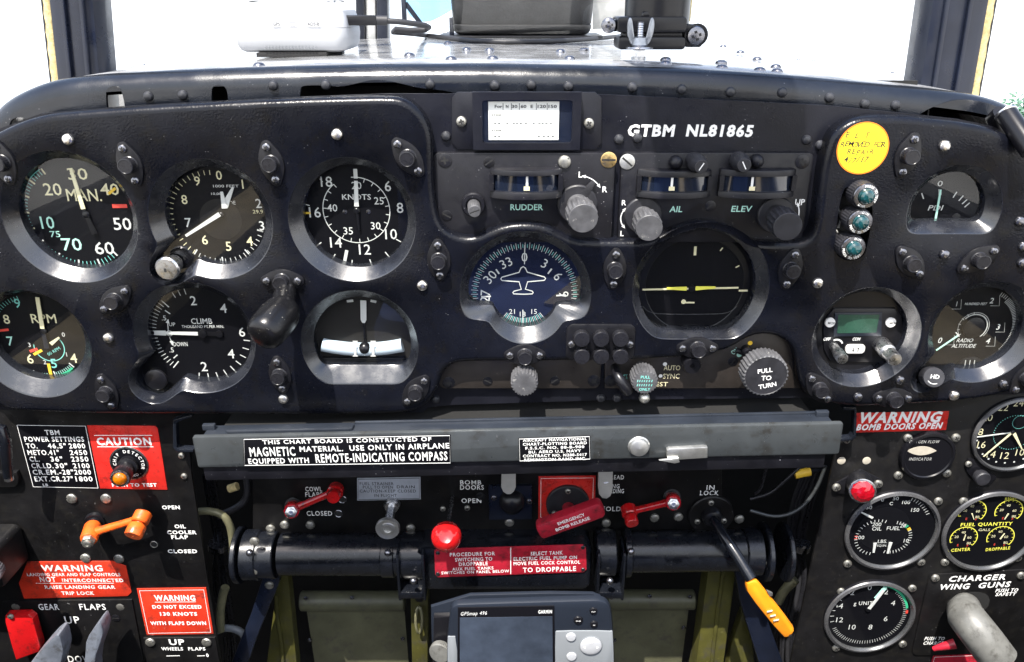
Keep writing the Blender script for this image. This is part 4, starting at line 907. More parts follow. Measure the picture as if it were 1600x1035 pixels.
# ------------------------------------------------------------------ control units let into the panel centre
def pf(px, py, Y=0.): return Fr(at(px, py, Y))
def rectpx(fr, x0, y0, x1, y1, Y, r=0.):
    (a, bb), (c, d) = uv(fr, [(x0, y1), (x1, y0)], Y)
    return rrect(c-a, d-bb, r, 4, (a+c)/2, (bb+d)/2) if r else [(a, bb), (c, bb), (c, d), (a, d)]
YU = 8.5
def bigknob(t, fx, fy, R1, kx, ky, R2, m_, Yf, dep, pointer=None, teeth=17, name='knob'):
    """flange on the face, ribbed knob whose front disc is centred on (kx,ky)"""
    k = hpp(fx, fy, Yf); r1 = R1*k
    b = MB('knob_dark'); P = at(fx, fy, Yf); b.lathe(Fr(P), [(r1, -.4), (r1, 2.2), (r1*.94, 3), (0, 3)], 48)
    if pointer is not None:
        f = Fr(P).rot(R(pointer)); b.plate(f, [(r1*.6, -3.4), (r1*1.38, -1.3), (r1*1.38, 1.3), (r1*.6, 3.4)], .4, 3.1, .5)
    o = part(t, 'knob_flange', b)
    Yk = Yf-dep; r2 = R2*hpp(kx, ky, Yk); C = at(kx, ky, Yk); ax = axis_fr(P, C-P); h = (C-P).length
    b = MB(m_); b.lathe(ax, [(r2*.74, 2), (r2*.74, h*.42), (r2*.93, h*.45), (r2, h*.5), (r2, h*.90), (r2*.93, h*.935), (r2*.93, h-.3), (r2*.90, h), (0, h)], teeth*8, ([3, 4], teeth, .11)); return part(t, name, b), Fr(C, ax.x, ax.y, ax.z)
def drum(t, x0, x1, y0, ya, yb, y1, bul, Y, wx0, wx1, mx):
    """bowed window: rims above and below a dark glass drum with a cream index"""
    P0 = at((x0+x1)/2, yb, Y); w = at(x1, yb, Y).x-at(x0, yb, Y).x
    def pl_(wd, d): return [(wd*(-.5+q/16), d*math.sqrt(max(0, 1-(2*(q/16)-1)**2*.9))) for q in range(17)]+[(wd/2, -2), (-wd/2, -2)]
    def zz(y): return at(800, y, Y-bul*.6).z
    def fr(y): return Fr((P0.x, Y, zz(y)), (1, 0, 0), (0, -1, 0), (0, 0, 1))
    b = MB('unit_black'); b.plate(fr(ya), pl_(w, bul), 0, zz(y0)-zz(ya), 1.2); b.plate(fr(y1), pl_(w*1.01, bul), 0, zz(yb)-zz(y1), 1.2)
    ww = at(wx1, yb, Y).x-at(wx0, yb, Y).x
    for s_ in (-1, 1): b.box(Fr((P0.x+s_*(w/2-(w-ww)/4), Y, (zz(ya)+zz(yb))/2)), (w-ww)/2+1, zz(ya)-zz(yb), bul*.55)
    o = part(t, 'window_frame', b)
    b = MB('lcd_dark'); b.plate(fr(yb), pl_(ww, bul*.8), -.2, zz(ya)-zz(yb)+.2); part(t, 'drum', b, 40)
    b = MB('print_cream'); q = at(mx, yb-4, Y-bul*.8-.25); b.box(Fr(q), 3.8, 2.6, .2); b.m('print_white'); b.box(Fr(at(mx+.5, (ya+yb)/2-3, Y-bul*.8-.2)), 1.5, 6.5, .2); part(t, 'index_mark', b)
def arrow_arc(mb, f, r, a0, a1, w=.6, lift=.25, both=True):
    mb.arc(f, r, a0, a1, w, lift, 14)
    for a, sg in ((a0, -1), (a1, 1)) if both else ((a1, 1),):
        q = R(a); s2 = 1 if a1 > a0 else -1; tx, ty = -sin(q)*sg*s2, cos(q)*sg*s2; p0 = (r*cos(q), r*sin(q)); mb.bar(f, (p0[0]-tx*.4, p0[1]-ty*.4), (p0[0]+tx*2.2, p0[1]+ty*2.2), 2.2, lift+.02, .1)
# rudder unit
t = thing('rudder_unit', 'trim control unit lettered RUDDER with a bowed window and a large worn knob', 'control unit', at(820, 310, YU))
b = MB('unit_black'); f = Fr((0, YU, 0)); b.plate(f, rectpx(f, 681, 239, 962, 379, YU, 4), -5.2, 0, .7); part(t, 'face_plate', b)
drum(t, 766, 877, 265, 273.5, 299, 310, 12.5, YU, 771, 873, 823)
b = MB('print_mint'); tpx(b, 'RUDDER', 823, 324, 9, YU, 51, bold=.015); b.m('print_white'); tpx(b, 'L', 907, 273, 9, YU, bold=.015); tpx(b, 'R', 945, 296, 9, YU, bold=.015)
arrow_arc(b, pf(905, 312, YU), 15.6, 78, 38, .6); part(t, 'lettering', b)
k_, fk = bigknob(t, 902, 319, 31, 911.5, 342, 25, 'knob_grey', YU, 30, 57)
b = MB('unit_black'); P = at(740, 319, YU); k = hpp(740, 319, YU); b.lathe(Fr(P), [(19*k, -.3), (19*k, 2.4), (17*k, 3.6), (12*k, 3.6), (11*k, 1.5), (0, 1.5)], 40); part(t, 'knob_collar', b)
C = at(741.5, 331, YU-15); ax = axis_fr(P, C-P); h = (C-P).length; b = MB('knob_grey'); b.lathe(ax, [(4.2, 1), (4.2, h*.96), (3.7, h), (0, h)], 72, ([0, 1], 24, .06)); b.m('recess_shade'); b.box(Fr(C, ax.x, ax.y, ax.z).rot(.35), 6.6, .8, .1, w0=-.04); part(t, 'adjuster', b)
for me, x, y, a in ((S_CROSSD, 695, 251, .1), (S_SLOTD, 764, 254, .6), (S_SLOTZ, 882, 253, .8), (S_BRASS, 951, 250, 0), (S_SLOTD, 698, 337, -.5)): inst(t, 'screw', me, at(x, y, YU), a)
# aileron and elevator unit
t = thing('aileron_elevator_unit', 'trim control unit lettered AIL and ELEV with two bowed windows and two large knobs', 'control unit', at(1115, 310, YU))
b = MB('unit_black'); b.plate(f, rectpx(f, 964.5, 239, 1273, 379, YU, 4), -5.2, 0, .7); part(t, 'face_plate', b)
drum(t, 994, 1107, 266, 276, 299, 309, 10, YU, 998, 1103, 1049.5); drum(t, 1121, 1237, 265, 275, 299, 309, 10, YU, 1127, 1234, 1175)
b = MB('print_mint'); tpx(b, 'AIL', 1056.5, 327, 9, YU, 20, bold=.015, shear=.1); tpx(b, 'ELEV', 1159, 326.5, 9, YU, 32, bold=.015, shear=.1); b.m('print_white')
tpx(b, 'R', 975, 317, 8, YU, bold=.015); tpx(b, 'L', 972, 365, 8, YU, bold=.015); tpx(b, 'UP', 1250, 316, 9, YU, 15, bold=.015)
arrow_arc(b, pf(990, 341, YU), 8.6, 142, 218, .7); arrow_arc(b, pf(1208, 336, YU), 17, -8, 22, .7, both=False); part(t, 'lettering', b)
bigknob(t, 1004, 336, 29, 1014.5, 357, 22.5, 'knob_grey', YU, 29); bigknob(t, 1211, 335, 28.5, 1231, 355, 24, 'knob_dark', YU, 30)
for x0, y0, x1, y1, a in ((1084, 251, 1096, 261, -.55), (1153, 250, 1163, 259, .5)):
    P, C = at(x0, y0, YU), at(x1, y1, YU-17); ax = axis_fr(P, C-P); h = (C-P).length; b = MB('knob_dark'); b.lathe(ax, [(5.6, 0), (5.9, h*.3), (5.9, h*.6), (4.6, h*.75), (4.3, h-.2), (4.0, h), (0, h)], 72, ([1, 2], 24, .05)); k_ = part(t, 'small_knob', b)
    b = MB('print_white'); b.bar(Fr(C, ax.x, ax.y, ax.z).rot(a), (0, -2.6), (0, 2.8), .7, .1); part(k_, 'pointer_line', b)
for x, y in ((1055, 253), (1181, 251)):
    b = MB('unit_black'); b.lathe(pf(x, y, YU), [(4.4, -.2), (4.4, 2), (4.2, 4), (3, 6), (1.5, 6.8), (0, 7)], 28); part(t, 'dome_button', b)
for me, x, y, a in ((S_SILV, 980, 253, -.7), (S_CROSSD, 1254, 253, .2), (S_SLOTD, 1110, 322, .7)): inst(t, 'screw', me, at(x, y, YU), a)
# lower strip units
t = thing('strip_plate', 'plain strip plate with a knurled knob below the compass dial', 'control unit', at(815, 590, YU+1))
b = MB('strip_khaki_sheen'); Y1 = 10.; f1 = Fr((0, Y1, 0)); b.plate(f1, rectpx(f1, 686, 555, 940, 607.5, Y1, 5), -3.7, 0, .6); part(t, 'face_plate', b)
for me, x, y, a in ((S_CROSSD, 701, 598, .1), (S_SLOTD, 762, 596, -.5), (S_SLOTD, 867, 595, .6), (S_CROSSD, 928, 595, .7)): inst(t, 'screw', me, at(x, y, Y1), a)
def knurl(t, px, py, r, Yf, Yb, m_='knob_grey', teeth=24, name='knob', stem=.6):
    C = at(px, py, Yf); rr = r*hpp(px, py, Yf); h = Yb-Yf; f = Fr((C.x, Yb, C.z)); b = MB(m_)
    b.lathe(f, [(rr*stem, 0), (rr*stem, h*.35), (rr*.96, h*.38), (rr, h*.44), (rr, h*.93), (rr*.95, h-.1), (rr*.86, h), (0, h)], teeth*6, ([2, 3, 4, 5], teeth, .09)); return part(t, name, b), Fr(C)
knurl(t, 819.5, 601, 21.5, -13, Y1)
t = thing('autopilot_strip', 'strip unit lettered AUTO and SYNC with a large PULL TO TURN knob', 'control unit', at(1095, 590, Y1))
b = MB('strip_khaki_sheen'); b.plate(f1, uv(f1, [(945, 552), (1100, 545), (1150, 530), (1200, 515), (1246, 520), (1250, 607), (945, 607.5)], Y1), -3.7, 0, .6); part(t, 'face_plate', b)
b = MB('print_cream'); tpx(b, 'AUTO', 1050, 575, 7.5, Y1, 26, bold=.005); tpx(b, 'SYNC', 1049, 588, 7.5, Y1, 26, bold=.005); tpx(b, 'TEST', 1030, 600.5, 6.5, Y1, 27, bold=.0); b.m('print_teal')
for i, w in enumerate(('LIFT', 'FOR', 'OFF')): tpx(b, w, 976, 587+i*4.2, 3.4, Y1, 9)
b.m('print_mint'); tpx(b, 'ON', 1148, 549, 7, Y1, 11, rot=.75); b.disc(pf(1155, 554, Y1), 2.0, .3, 16); b.m('print_gold'); b.disc(pf(1172, 536, Y1), 1.7, .3, 16); b.m('print_white'); b.disc(pf(1039, 569, Y1), 1.5, .3, 14); b.disc(pf(1032, 587.5, Y1), 1.4, .3, 14); part(t, 'lettering', b)
k_, fk = knurl(t, 1008, 598, 21, -13, Y1, 'knob_grey', name='green_lettered_knob')
b = MB('print_teal')
for tx, v, h in (('PULL', 4.2, 2.1), ('ONLY', -5.2, 2.0)): put(b, tx, fk, 0, v, h, lift=.15, bold=.02)
for v in (1.2, -2): [b.bar(fk, (u, v-.9), (u+.5, v+.9), .5, .15) for u in (-5.5, -4, -2.4, -.8, .8, 2.6, 4.4)]
part(k_, 'lettering', b)
b = MB('zinc_screw'); b.cyl(at(1006, 610, Y1), at(1007, 622, -8), 2.2); b.ball(at(1007, 622, -8), 4.0); part(t, 'ball_pin', b)
b = MB('plastic_black'); C = at(1082, 573, -2); b.lathe(Fr((C.x, Y1, C.z)), [(6.3, 0), (6.3, 10.5), (5.6, 12), (2, 12), (2, 9), (0, 9)], 32); part(t, 'socket_knob', b)
b = MB('plastic_black'); b.tube([at(961, 574, Y1), at(963, 583, 0), at(966, 590, -4), at(978, 606, -6), at(982, 615, -6)], [3.2, 3.2, 3.6, 4.6, 3.2], 12); part(t, 'lever', b, 60)
b = MB('plastic_black'); C = at(1169, 552, 2); b.lathe(Fr((C.x, Y1, C.z)), [(3, 0), (3, 7), (2.4, 8), (0, 8)], 20); b.tube([at(1150, 548, Y1-1.5), at(1166, 553, Y1-1.5)], 2.0, 8); part(t, 'detent', b)
for me, x, y, a in ((S_CROSSD, 954, 595, .6), (S_SLOTD, 1145, 565, 1.)): inst(t, 'screw', me, at(x, y, Y1), a)
C = at(1197, 588, -15); rr = 36*hpp(1197, 588, -15); fb = Fr((C.x, Y1, C.z)); b = MB('plastic_black'); b.lathe(fb, [(rr*.66, 0), (rr*.66, 10), (rr*.55, 10.1), (rr*.55, 12)], 40); part(t, 'knob_shaft', b)
b = MB('knob_grey'); h = Y1+15; b.lathe(fb, [(rr*.9, 11), (rr, 11.8), (rr, h-1.2), (rr*.97, h-.3), (rr*.90, h)], 34*6, ([1, 2, 3], 34, .06), caps=False); b.m('knob_dark'); b.lathe(fb, [(rr*.90, h), (rr*.88, h-.3), (0, h-.3)], 60, caps=False); k_ = part(t, 'pull_to_turn_knob', b)
b = MB('print_white'); fk = Fr(C)
put(b, 'PULL', fk, -1.2, 4.2, 3.2, rot=.16, lift=.0, bold=.02); put(b, 'TO', fk, .4, -1.4, 3.4, lift=.0, bold=.02, rot=.05); put(b, 'TURN', fk, 1.8, -7.2, 3.2, rot=.22, lift=.0, bold=.02); part(k_, 'lettering', b)
# ------------------------------------------------------------------ compass card holder
P = at(822, 190, YB); t = thing('card_holder', 'black metal holder with a white compass correction card behind its window', 'card holder', P)
Yc_ = 12.6; fc = Fr((0, Yc_, 0))
for x0, x1, rr_ in ((706, 742, 1), (905, 940, -1)):
    q = [(x0+8*(rr_ > 0), 144), (x1-10*(rr_ < 0), 144), (x1, 153 if rr_ < 0 else 144), (x1, 224 if rr_ < 0 else 234), (x1-10*(rr_ < 0), 234), (x0+10*(rr_ > 0), 234), (x0, 224 if rr_ > 0 else 234), (x0, 153 if rr_ > 0 else 144)]
    b = MB('base_black'); b.plate(fc, uv(fc, q, Yc_), -1.2, .2, .4); part(t, 'flange', b)
b = MB('base_black'); fw = Fr((0, 6.8, 0)); o_ = rectpx(fw, 739.5, 144.5, 909, 234.5, 6.8); h_ = rectpx(fw, 754, 157, 895, 224, 6.8, 2)
sheet(b, fw, o_, [h_], 0, -4.8); part(t, 'frame', b)
b = MB('pillar_blue'); b.plate(fw, rectpx(fw, 750, 152, 900, 229, 6.8), -4.6, -3.4); part(t, 'backing', b)
b = MB('paper'); b.plate(fw, rectpx(fw, 763.5, 159, 874, 219, 9.6), -3.3, -2.9); cd = part(t, 'card', b)
b = MB('ink'); Y2 = 9.6
for tx, x, w in (('For', 779, 12), ('N', 792.5, 4), ('30', 804, 9), ('60', 818, 9), ('E', 831, 4), ('120', 846.5, 13), ('150', 863.5, 13)): tpx(b, tx, x, 166.5, 4.6, Y2, w, bold=.02, lift=.15)
f2 = Fr((0, Y2, 0))
for x in (786, 799, 811.5, 838, 855): b.bar(f2, *uv(f2, [(x, 161.5), (x, 172)], Y2), .35, .15)
for x, w in ((772, 15), (772, 15)): pass
tpx(b, 'STEER', 776, 180, 3, Y2, 15, lift=.15); tpx(b, 'STEER', 776, 204, 3, Y2, 15, lift=.15)
for y, xs in ((192.5, (772, 778, 791, 801, 806, 812, 820, 832, 841, 846, 852, 859)), (213, (772, 778, 840, 848, 855, 862))):
    for x in xs: b.bar(f2, *uv(f2, [(x, y), (x+3.5, y)], Y2), .55, .15)
part(cd, 'lettering', b)
b = MB('glass'); b.disc(fw, 0, -1.2, poly=h_); part(t, 'window', b)
for x, y, a in ((721, 190, .2), (920, 193, .6)): inst(t, 'screw', S_PAN, at(x, y, Yc_-.2), a)
# ------------------------------------------------------------------ round yellow sticker
P = at(1348, 232, 0); k = hpp(1348, 232); fs = Fr(P); t = thing('sticker', 'round bright yellow sticker with handwriting dated 4/7/17', 'sticker', P)
b = MB('sticker_fringe'); b.lathe(fs, [(40.5*k, .05), (40.5*k, .25), (38*k, .3)], 64, caps=False); b.m('sticker_yellow'); b.lathe(fs, [(38*k, .3), (0, .32)], 64, caps=False); part(t, 'disc', b)
b = MB('ink')
def hand(tx, x, y, h, w, rot=.05):
    n = len(tx)
    for i, ch in enumerate(tx):
        if ch != ' ': tpx(b, ch, x-w/2+w*(i+.5)/n, y+random.uniform(-1, 1), h*random.uniform(.85, 1.1), -.3, rot=rot+random.uniform(-.06, .06), shear=.25, bold=.012, lift=.06, xs=1.05)
hand('E L T', 1340, 211, 8.5, 38); hand('REMOVED FOR', 1349, 225.5, 8, 70); hand('REPAIR', 1345, 237.5, 8, 42); hand('4/7/17', 1338, 250, 9, 38, 0); part(t, 'handwriting', b)
# ------------------------------------------------------------------ three press-to-test lamps in the slot
for i, (x, y, lab, a1, a2) in enumerate(((1357, 309, 'teal jewel indicator lamp at the top of the slot under the yellow sticker', 35, 250), (1348, 350, 'teal jewel indicator lamp in the middle of the column of three', -95, 70), (1337, 391, 'teal jewel indicator lamp at the bottom of the column of three', -110, 75))):
    C = at(x, y, -14); f = Fr((C.x, 8, C.z)); t = thing('indicator_lamp', lab, 'indicator lamp', (C.x, 8, C.z), 'indicator lamps in the slot'); h = 20
    b = MB('knob_dark'); b.lathe(f, [(6.8, 0), (6.8, 6), (8.2, 6.2), (8.6, 7), (8.6, 15), (8.1, 15.8), (7.4, 16)], 30*5, ([3, 4], 30, .05)); part(t, 'lamp_body', b)
    b = MB('dark_screw'); b.lathe(f, [(7.9, 15), (7.9, 18), (7.5, 18.6), (5.4, 18.8), (5.2, 17.6)], 40); part(t, 'lamp_ring', b)
    b = MB('lens_teal'); b.lathe(f, [(5.2, 17.4), (5.1, 19.5), (4.4, 21.2), (3, 22.4), (1.5, 22.9), (0, 23)], 28); part(t, 'lens', b, 20)
    b = MB('print_white'); arctext(b, 'PRESS TO TEST', f, 6.5, 1.5, a1, 11, 18.85, inward=a1 < 0, bold=.02); arctext(b, 'DIM', f, 6.5, 1.5, a2, 13, 18.85, inward=a2 > 180, bold=.02); part(t, 'lettering', b)
b = MB('recess_shade'); f5 = Fr((0, 13.4, 0)); b.plate(f5, uv(f5, smooth_poly(slot_px, 2), 13.4), -.2, 0); part(ip, 'slot_back', b)
b = MB('print_dim')
for pts in ([(1309, 322), (1314, 340), (1310, 356)], [(1306, 360), (1316, 372), (1322, 366)], [(1304, 398), (1309, 402)]): b.tube([at(x, y, 11) for x, y in pts], .7, 6)
part(ip, 'wires', b)
# ------------------------------------------------------------------ protruding elbow knob
P = at(447, 452, 0); t = thing('elbow_knob', 'black elbow knob sticking out of the panel between the CLIMB and turn gauges', 'knob', P)
b = MB('elbow_black'); b.tube([at(447, 448, 1), at(445, 462, -8), at(442, 476, -17), at(438, 488, -25)], [7.2, 7.4, 7.8, 8.6], 28); part(t, 'stem', b, 50)
A, C = at(443, 486, -22), at(411, 524, -44); ax = axis_fr(A, C-A); h = (C-A).length
b = MB('elbow_black'); b.lathe(ax, [(0, -9), (5, -8), (9.6, -4.5), (12, 1), (12.9, 7), (12.9, h*.55), (12.6, h*.8), (11.8, h*.97), (10.2, h+1.6), (7.4, h+3), (4, h+3.7), (0, h+3.9)], 40); part(t, 'elbow', b, 50)
# ------------------------------------------------------------------ lower left panel
YL = 16.
fL = Fr((0, YL, 0))
def plpx(mb, pts, Y, w0, w1, bev=.3):
    f = Fr((0, Y, 0)); mb.plate(f, uv(f, pts, Y), w0, w1, bev); return f
lp = thing('lower_left_panel', 'black lower left panel with white lettering and big dull screws, below the RPM gauge', 'side panel', at(150, 820, YL))
b = MB('side_black'); plpx(b, [(-70, 618), (285, 620), (285, 651), (271, 656), (271, 699), (277, 705), (297, 707), (299, 740), (322, 891), (347, 1045), (352, 1095), (-70, 1095)], YL, -2, 0, .4); part(lp, 'panel_sheet', b)
b = MB('print_white')
for tx, x0, x1, y in (('OPEN', 253, 281, 793), ('OIL', 272.6, 290, 822.7), ('COOLER', 261, 307, 832), ('FLAP', 267.6, 294, 839.5), ('CLOSED', 262, 308, 861.6)): tl(b, tx, (x0, y), (x1, y), 5.4, YL, bold=.035)
part(lp, 'lettering', b)
for x, y, a in ((112.5, 779, -.4), (166, 779, .6), (134, 872, .3), (186, 873, -.5), (26, 947, 1.2), (189, 947, .2)): inst(lp, 'screw', S_SLOTZ, at(x, y, YL), a)
for x, y in ((284, 712), (288, 744)): inst(lp, 'screw', S_SMALLZ, at(x, y, YL), .3)
b = MB('recess_shade'); b.lathe(pf(240.5, 851, YL), [(2.4, .06), (0, .08)], 20); b.m('zinc_screw'); b.lathe(pf(240.5, 851, YL), [(2.4, .05), (3, .3), (3.2, .05)], 24); part(lp, 'rimmed_hole', b)
def placard(name, label, quad, Y, m_, th=.7, cat='placard', border=None, group=None, bcol='print_white', base=None):
    c = (sum(q[0] for q in quad)/len(quad), sum(q[1] for q in quad)/len(quad)); t = thing(name, label, cat, at(*c, Y), group)
    b = MB(m_); plpx(b, quad, Y, 0, th, .2); part(t, 'plate', b)
    if border is not None:
        f = Fr((0, Y, 0)); q = uv(f, quad, Y)
        if area(q) < 0: q = q[::-1]
        b = MB(bcol); b.line(f, inset(q, border), .55, th+.08, True); part(t, 'border_line', b)
    return t, Y-th
def lines(t, Y, items, col='print_white', **k):
    b = MB(col)
    for it in items:
        tx, x0, x1, y, h = it[:5]; y1 = it[5] if len(it) > 5 else y
        tl(b, tx, (x0, y), (x1, y1), h, Y, lift=.05, **k)
    part(t, 'lettering', b); return b
t, Y = placard('power_settings_placard', 'black placard headed POWER SETTINGS beside the red caution plate', [(26, 663), (135, 664.5), (155, 763), (52, 761)], YL, 'dial_black', .6, border=.5)
lines(t, Y, [('TBM', 70, 93, 676, 7.4), ('POWER SETTINGS', 38, 131, 686.5, 7.4), ('TO.', 41, 58, 697, 7.4), ('46.5"', 74.5, 103, 697, 7.4), ('2800', 107.5, 133, 697, 7.4), ('METO.41"', 43, 92, 707.3, 7.4), ('2450', 109, 136, 707.3, 7.4), ('CL.', 46, 61.5, 717.6, 7.4), ('36"', 79, 97.5, 717.6, 7.4), ('2350', 111, 138, 717.6, 7.4), ('CR.LD.', 49, 83, 728, 7.4), ('30"', 86, 105.5, 728, 7.4), ('2100', 114, 140, 728, 7.4), ('CR.EM.-28"2000', 51, 142, 738, 7.4), ('EXT.CR.27"', 54, 114, 748.5, 7.4), ('1800', 118, 144.5, 748.5, 7.4), ('LB', 67, 75, 758, 4)], bold=.018)
t, Y = placard('caution_placard', 'red plate lettered CAUTION with the chip detector lamp in its middle', [(136.5, 664.5), (243, 665.5), (247, 670), (262, 765), (157, 763)], YL, 'red_paint', .6)
b = lines(t, Y, [('CAUTION', 151, 236, 690, 11), ('PUSH TO TEST', 175, 245, 758, 5)], bold=.035)
b = MB('print_white'); f = Fr((0, Y, 0))
for y, x0, x1 in ((680.5, 147, 238), (698.3, 152, 240)): b.bar(f, *uv(f, [(x0, y), (x1, y)], Y), .6, .12)
part(t, 'rule_line', b)
P = at(202, 724, Y); t = thing('chip_detector_lamp', 'black press lamp with an amber lens ringed CHIP DETECTOR on the red plate', 'indicator lamp', P)
f = Fr(P); k = hpp(202, 724, Y)
b = MB('steel'); b.lathe(f, [(30*k, 0), (30*k, .5), (27.5*k, .7)], 48, caps=False); b.m('dial_black'); b.lathe(f, [(27.5*k, .7), (0, .75)], 48, caps=False); part(t, 'ring_plate', b)
b = MB('print_white'); arctext(b, 'CHIP DETECTOR', f, 22*k, 2.5, 80, 17, .85, bold=.02); arctext(b, 'NO.', f, 22*k, 2.2, -65, 15, .85, inward=True, bold=.02); part(t, 'lettering', b)
A, C = at(202, 725, Y), at(187.5, 748, Y-24); ax = axis_fr(A, C-A); h = (C-A).length
b = MB('plastic_black'); b.lathe(ax, [(7.4, .6), (7.4, h*.3), (5.6, h*.32), (5.6, h*.62), (7.2, h*.66), (7.3, h*.96), (6.6, h), (5, h)], 60, ([4, 5], 26, .05)); part(t, 'lamp_body', b)
b = MB('steel'); b.lathe(ax, [(6.6, h-.1), (6.4, h+.6), (5.2, h+.7), (5, h-.2)], 36); part(t, 'lamp_ring', b)
b = MB('lens_amber'); b.lathe(ax, [(5, h-.2), (4.7, h+1.4), (3.3, h+2.6), (0, h+3)], 28); part(t, 'lens', b, 50)
# crank levers
def crank(name, label, hub, nut, k0, k1, Y, dep, m_, rk=5.0, nutm='zinc_screw'):
    """hub/nut/knob-back/knob-front pixels; hub on the panel face, nut and knob standing off it"""
    t = thing(name, label, 'lever', at(*hub, Y)); Ym = Y-dep*.55
    A, N = at(*hub, Y), at(*nut, Y-dep); ax = axis_fr(A, N-A); h = (N-A).length
    K0, K1 = at(*k0, Ym), at(*k1, Y-dep*1.05)
    b = MB(m_); b.lathe(ax, [(5.6, h*.25), (6.4, h*.32), (6.4, h*.78), (5.8, h*.84), (0, h*.84)], 32); hb = ax.p(0, 0, h*.56); d = (K0-hb)
    r2 = [(3.4, 4.2)]
    rings = []
    for q, (w_, h_) in ((.0, (7.0, 8)), (.25, (5.4, 6)), (.75, (5.2, 5.6)), (1., (6.4, 6.6))):
        p = hb+d*q; x = d.normalized(); yv = Vector((0, -1, 0)); zz = x.cross(yv).normalized(); yv = zz.cross(x)
        rings.append([p+zz*u+yv*v for u, v in rrect(w_, h_, 2.2, 3)])
    b.loft(rings, cap0=True, cap1=True); part(t, 'arm', b, 40)
    b = MB(m_); axk = axis_fr(K0, K1-K0); hk = (K1-K0).length; b.lathe(axk, [(5.8, -5), (6.6, -4), (6.6, 3), (5.8, 4), (0, 4)], 32); part(t, 'arm_boss', b)
    b = MB(m_); b.lathe(axk, [(3.4, 3.5), (3.4, hk*.35), (rk, hk*.38), (rk+.5, hk*.46), (rk+.5, hk*.94), (rk, hk), (1.2, hk), (1.1, hk-.5), (0, hk-.5)], 44, ([4], 22, .04)); part(t, 'handle_knob', b)
    b = MB(nutm); b.plate(Fr(ax.p(0, 0, h*.84), ax.x, ax.y, ax.z), circ(5.0, 6), 0, 3.4, .7); b.lathe(ax, [(3.2, h*.84+3), (3.2, h+1.2), (2.4, h+1.6), (1.4, h+1.6), (1.3, h+.8), (0, h+.8)], 24); part(t, 'pivot_nut', b)
    b = MB('lamp_black'); b.lathe(ax, [(7.4, -.3), (7.4, h*.12), (5, h*.13), (5, h*.3)], 28); part(t, 'pivot_boss', b)
    return t
crank('oil_cooler_lever', 'orange crank lever with a ribbed knob on the lower left panel', (149, 812), (136.5, 850), (221, 810), (207.5, 838), YL, 26, 'orange_paint', 6.2)
# red warning plates
t, Y = placard('landing_gear_placard', 'orange red WARNING plate about landing gear and flap, worn, above GEAR and FLAPS', [(43, 877.5), (176, 876.5), (197, 884), (206, 925), (200, 931), (38, 935), (30, 911)], YL, 'red_plate', .6)
lines(t, Y, [('WARNING', 64, 160, 888, 9), ('LANDING GEAR AND FLAP CONTROLS', 42, 188, 898, 4.6), ('NOT', 62, 87, 905.5, 7.5), ('INTERCONNECTED', 97, 193, 907, 5), ('RAISE LANDING GEAR', 70, 180, 917.6, 5), ('TRIP LOCK', 96, 147, 927, 5)], col='print_worn', bold=.03)
b = MB('print_white'); f = Fr((0, Y, 0)); b.bar(f, *uv(f, [(56, 911.5), (178, 911.5)], Y), .5, .12); part(t, 'rule_line', b)
t, Y = placard('flap_speed_placard', 'orange red white-bordered WARNING plate reading DO NOT EXCEED 130 KNOTS', [(214, 919.5), (322, 918), (334, 990), (229.5, 992)], YL, 'red_plate', .6, border=2.0)
lines(t, Y, [('WARNING', 241, 305, 934.5, 8), ('DO NOT EXCEED', 238, 315, 948.5, 5.2), ('130 KNOTS', 250, 308, 959.5, 5.2), ('WITH FLAPS DOWN', 235, 322, 974, 5.2)], bold=.035)
b = MB('print_white'); f = Fr((0, Y, 0)); b.bar(f, *uv(f, [(242, 941), (306, 940.5)], Y), .6, .12); part(t, 'rule_line', b)
# gear and flap quadrant
t = thing('gear_flap_quadrant', 'black plate lettered GEAR and FLAPS with a red guard and two grey levers', 'lever unit', at(110, 990, YL))
b = MB('side_black'); f = plpx(b, [(6, 938), (207, 935.5), (228, 1045), (232, 1090), (-10, 1090)], YL, 0, 1.5, .5); part(t, 'cover_plate', b)
lines(t, YL-1.5, [('GEAR', 60, 92, 948.5, 9), ('FLAPS', 124, 165, 948.5, 9), ('UP', 101, 124, 969, 11), ('DOWN', 106, 155, 1030, 10)], bold=.012)
b = MB('knob_red'); f = Fr((0, 6, 0)); b.plate(f, uv(f, [(11, 959), (46, 957.5), (54, 964), (66, 1006), (64, 1015), (28, 1028), (21, 1006), (11, 969)], 6), -4, 3, 1.2); part(t, 'guard', b)
inst(t, 'screw', S_SMALLZ, at(17, 963, 3), .3)
for pts, Yq in (([(30, 1060), (62, 1018), (86, 992), (93, 994), (97, 1008), (99, 1022), (88, 1060)], -16), ([(134, 1000), (152, 975), (156, 973), (160, 982), (161, 993), (146, 1035), (150, 1070), (128, 1070), (133, 1020)], -14)):
    f = Fr((0, Yq, 0)); b = MB('lever_grey'); b.plate(f, uv(f, smooth_poly(pts, 1), Yq), -14, 0, 1.0); lv = part(t, 'lever', b)
inst(t, 'screw', S_SLOTD, at(181, 966, YL-1.5), .1)
t = thing('wheels_flaps_indicator', 'small black indicator plate lettered UP, WHEELS and FLAPS at the bottom left', 'indicator', at(280, 1020, YL))
b = MB('side_black'); plpx(b, [(225, 995.5), (337, 994.5), (347, 1050), (350, 1090), (238, 1090)], YL, 0, 1.5, .5); part(t, 'cover_plate', b)
lines(t, YL-1.5, [('UP', 264, 288, 1003.5, 8.5), ('WHEELS', 252, 286, 1014, 4.8), ('FLAPS', 294, 321, 1014, 4.8), ('0', 322, 326, 1024, 5)], bold=.03)
b = MB('print_white'); f = Fr((0, YL-1.5, 0))
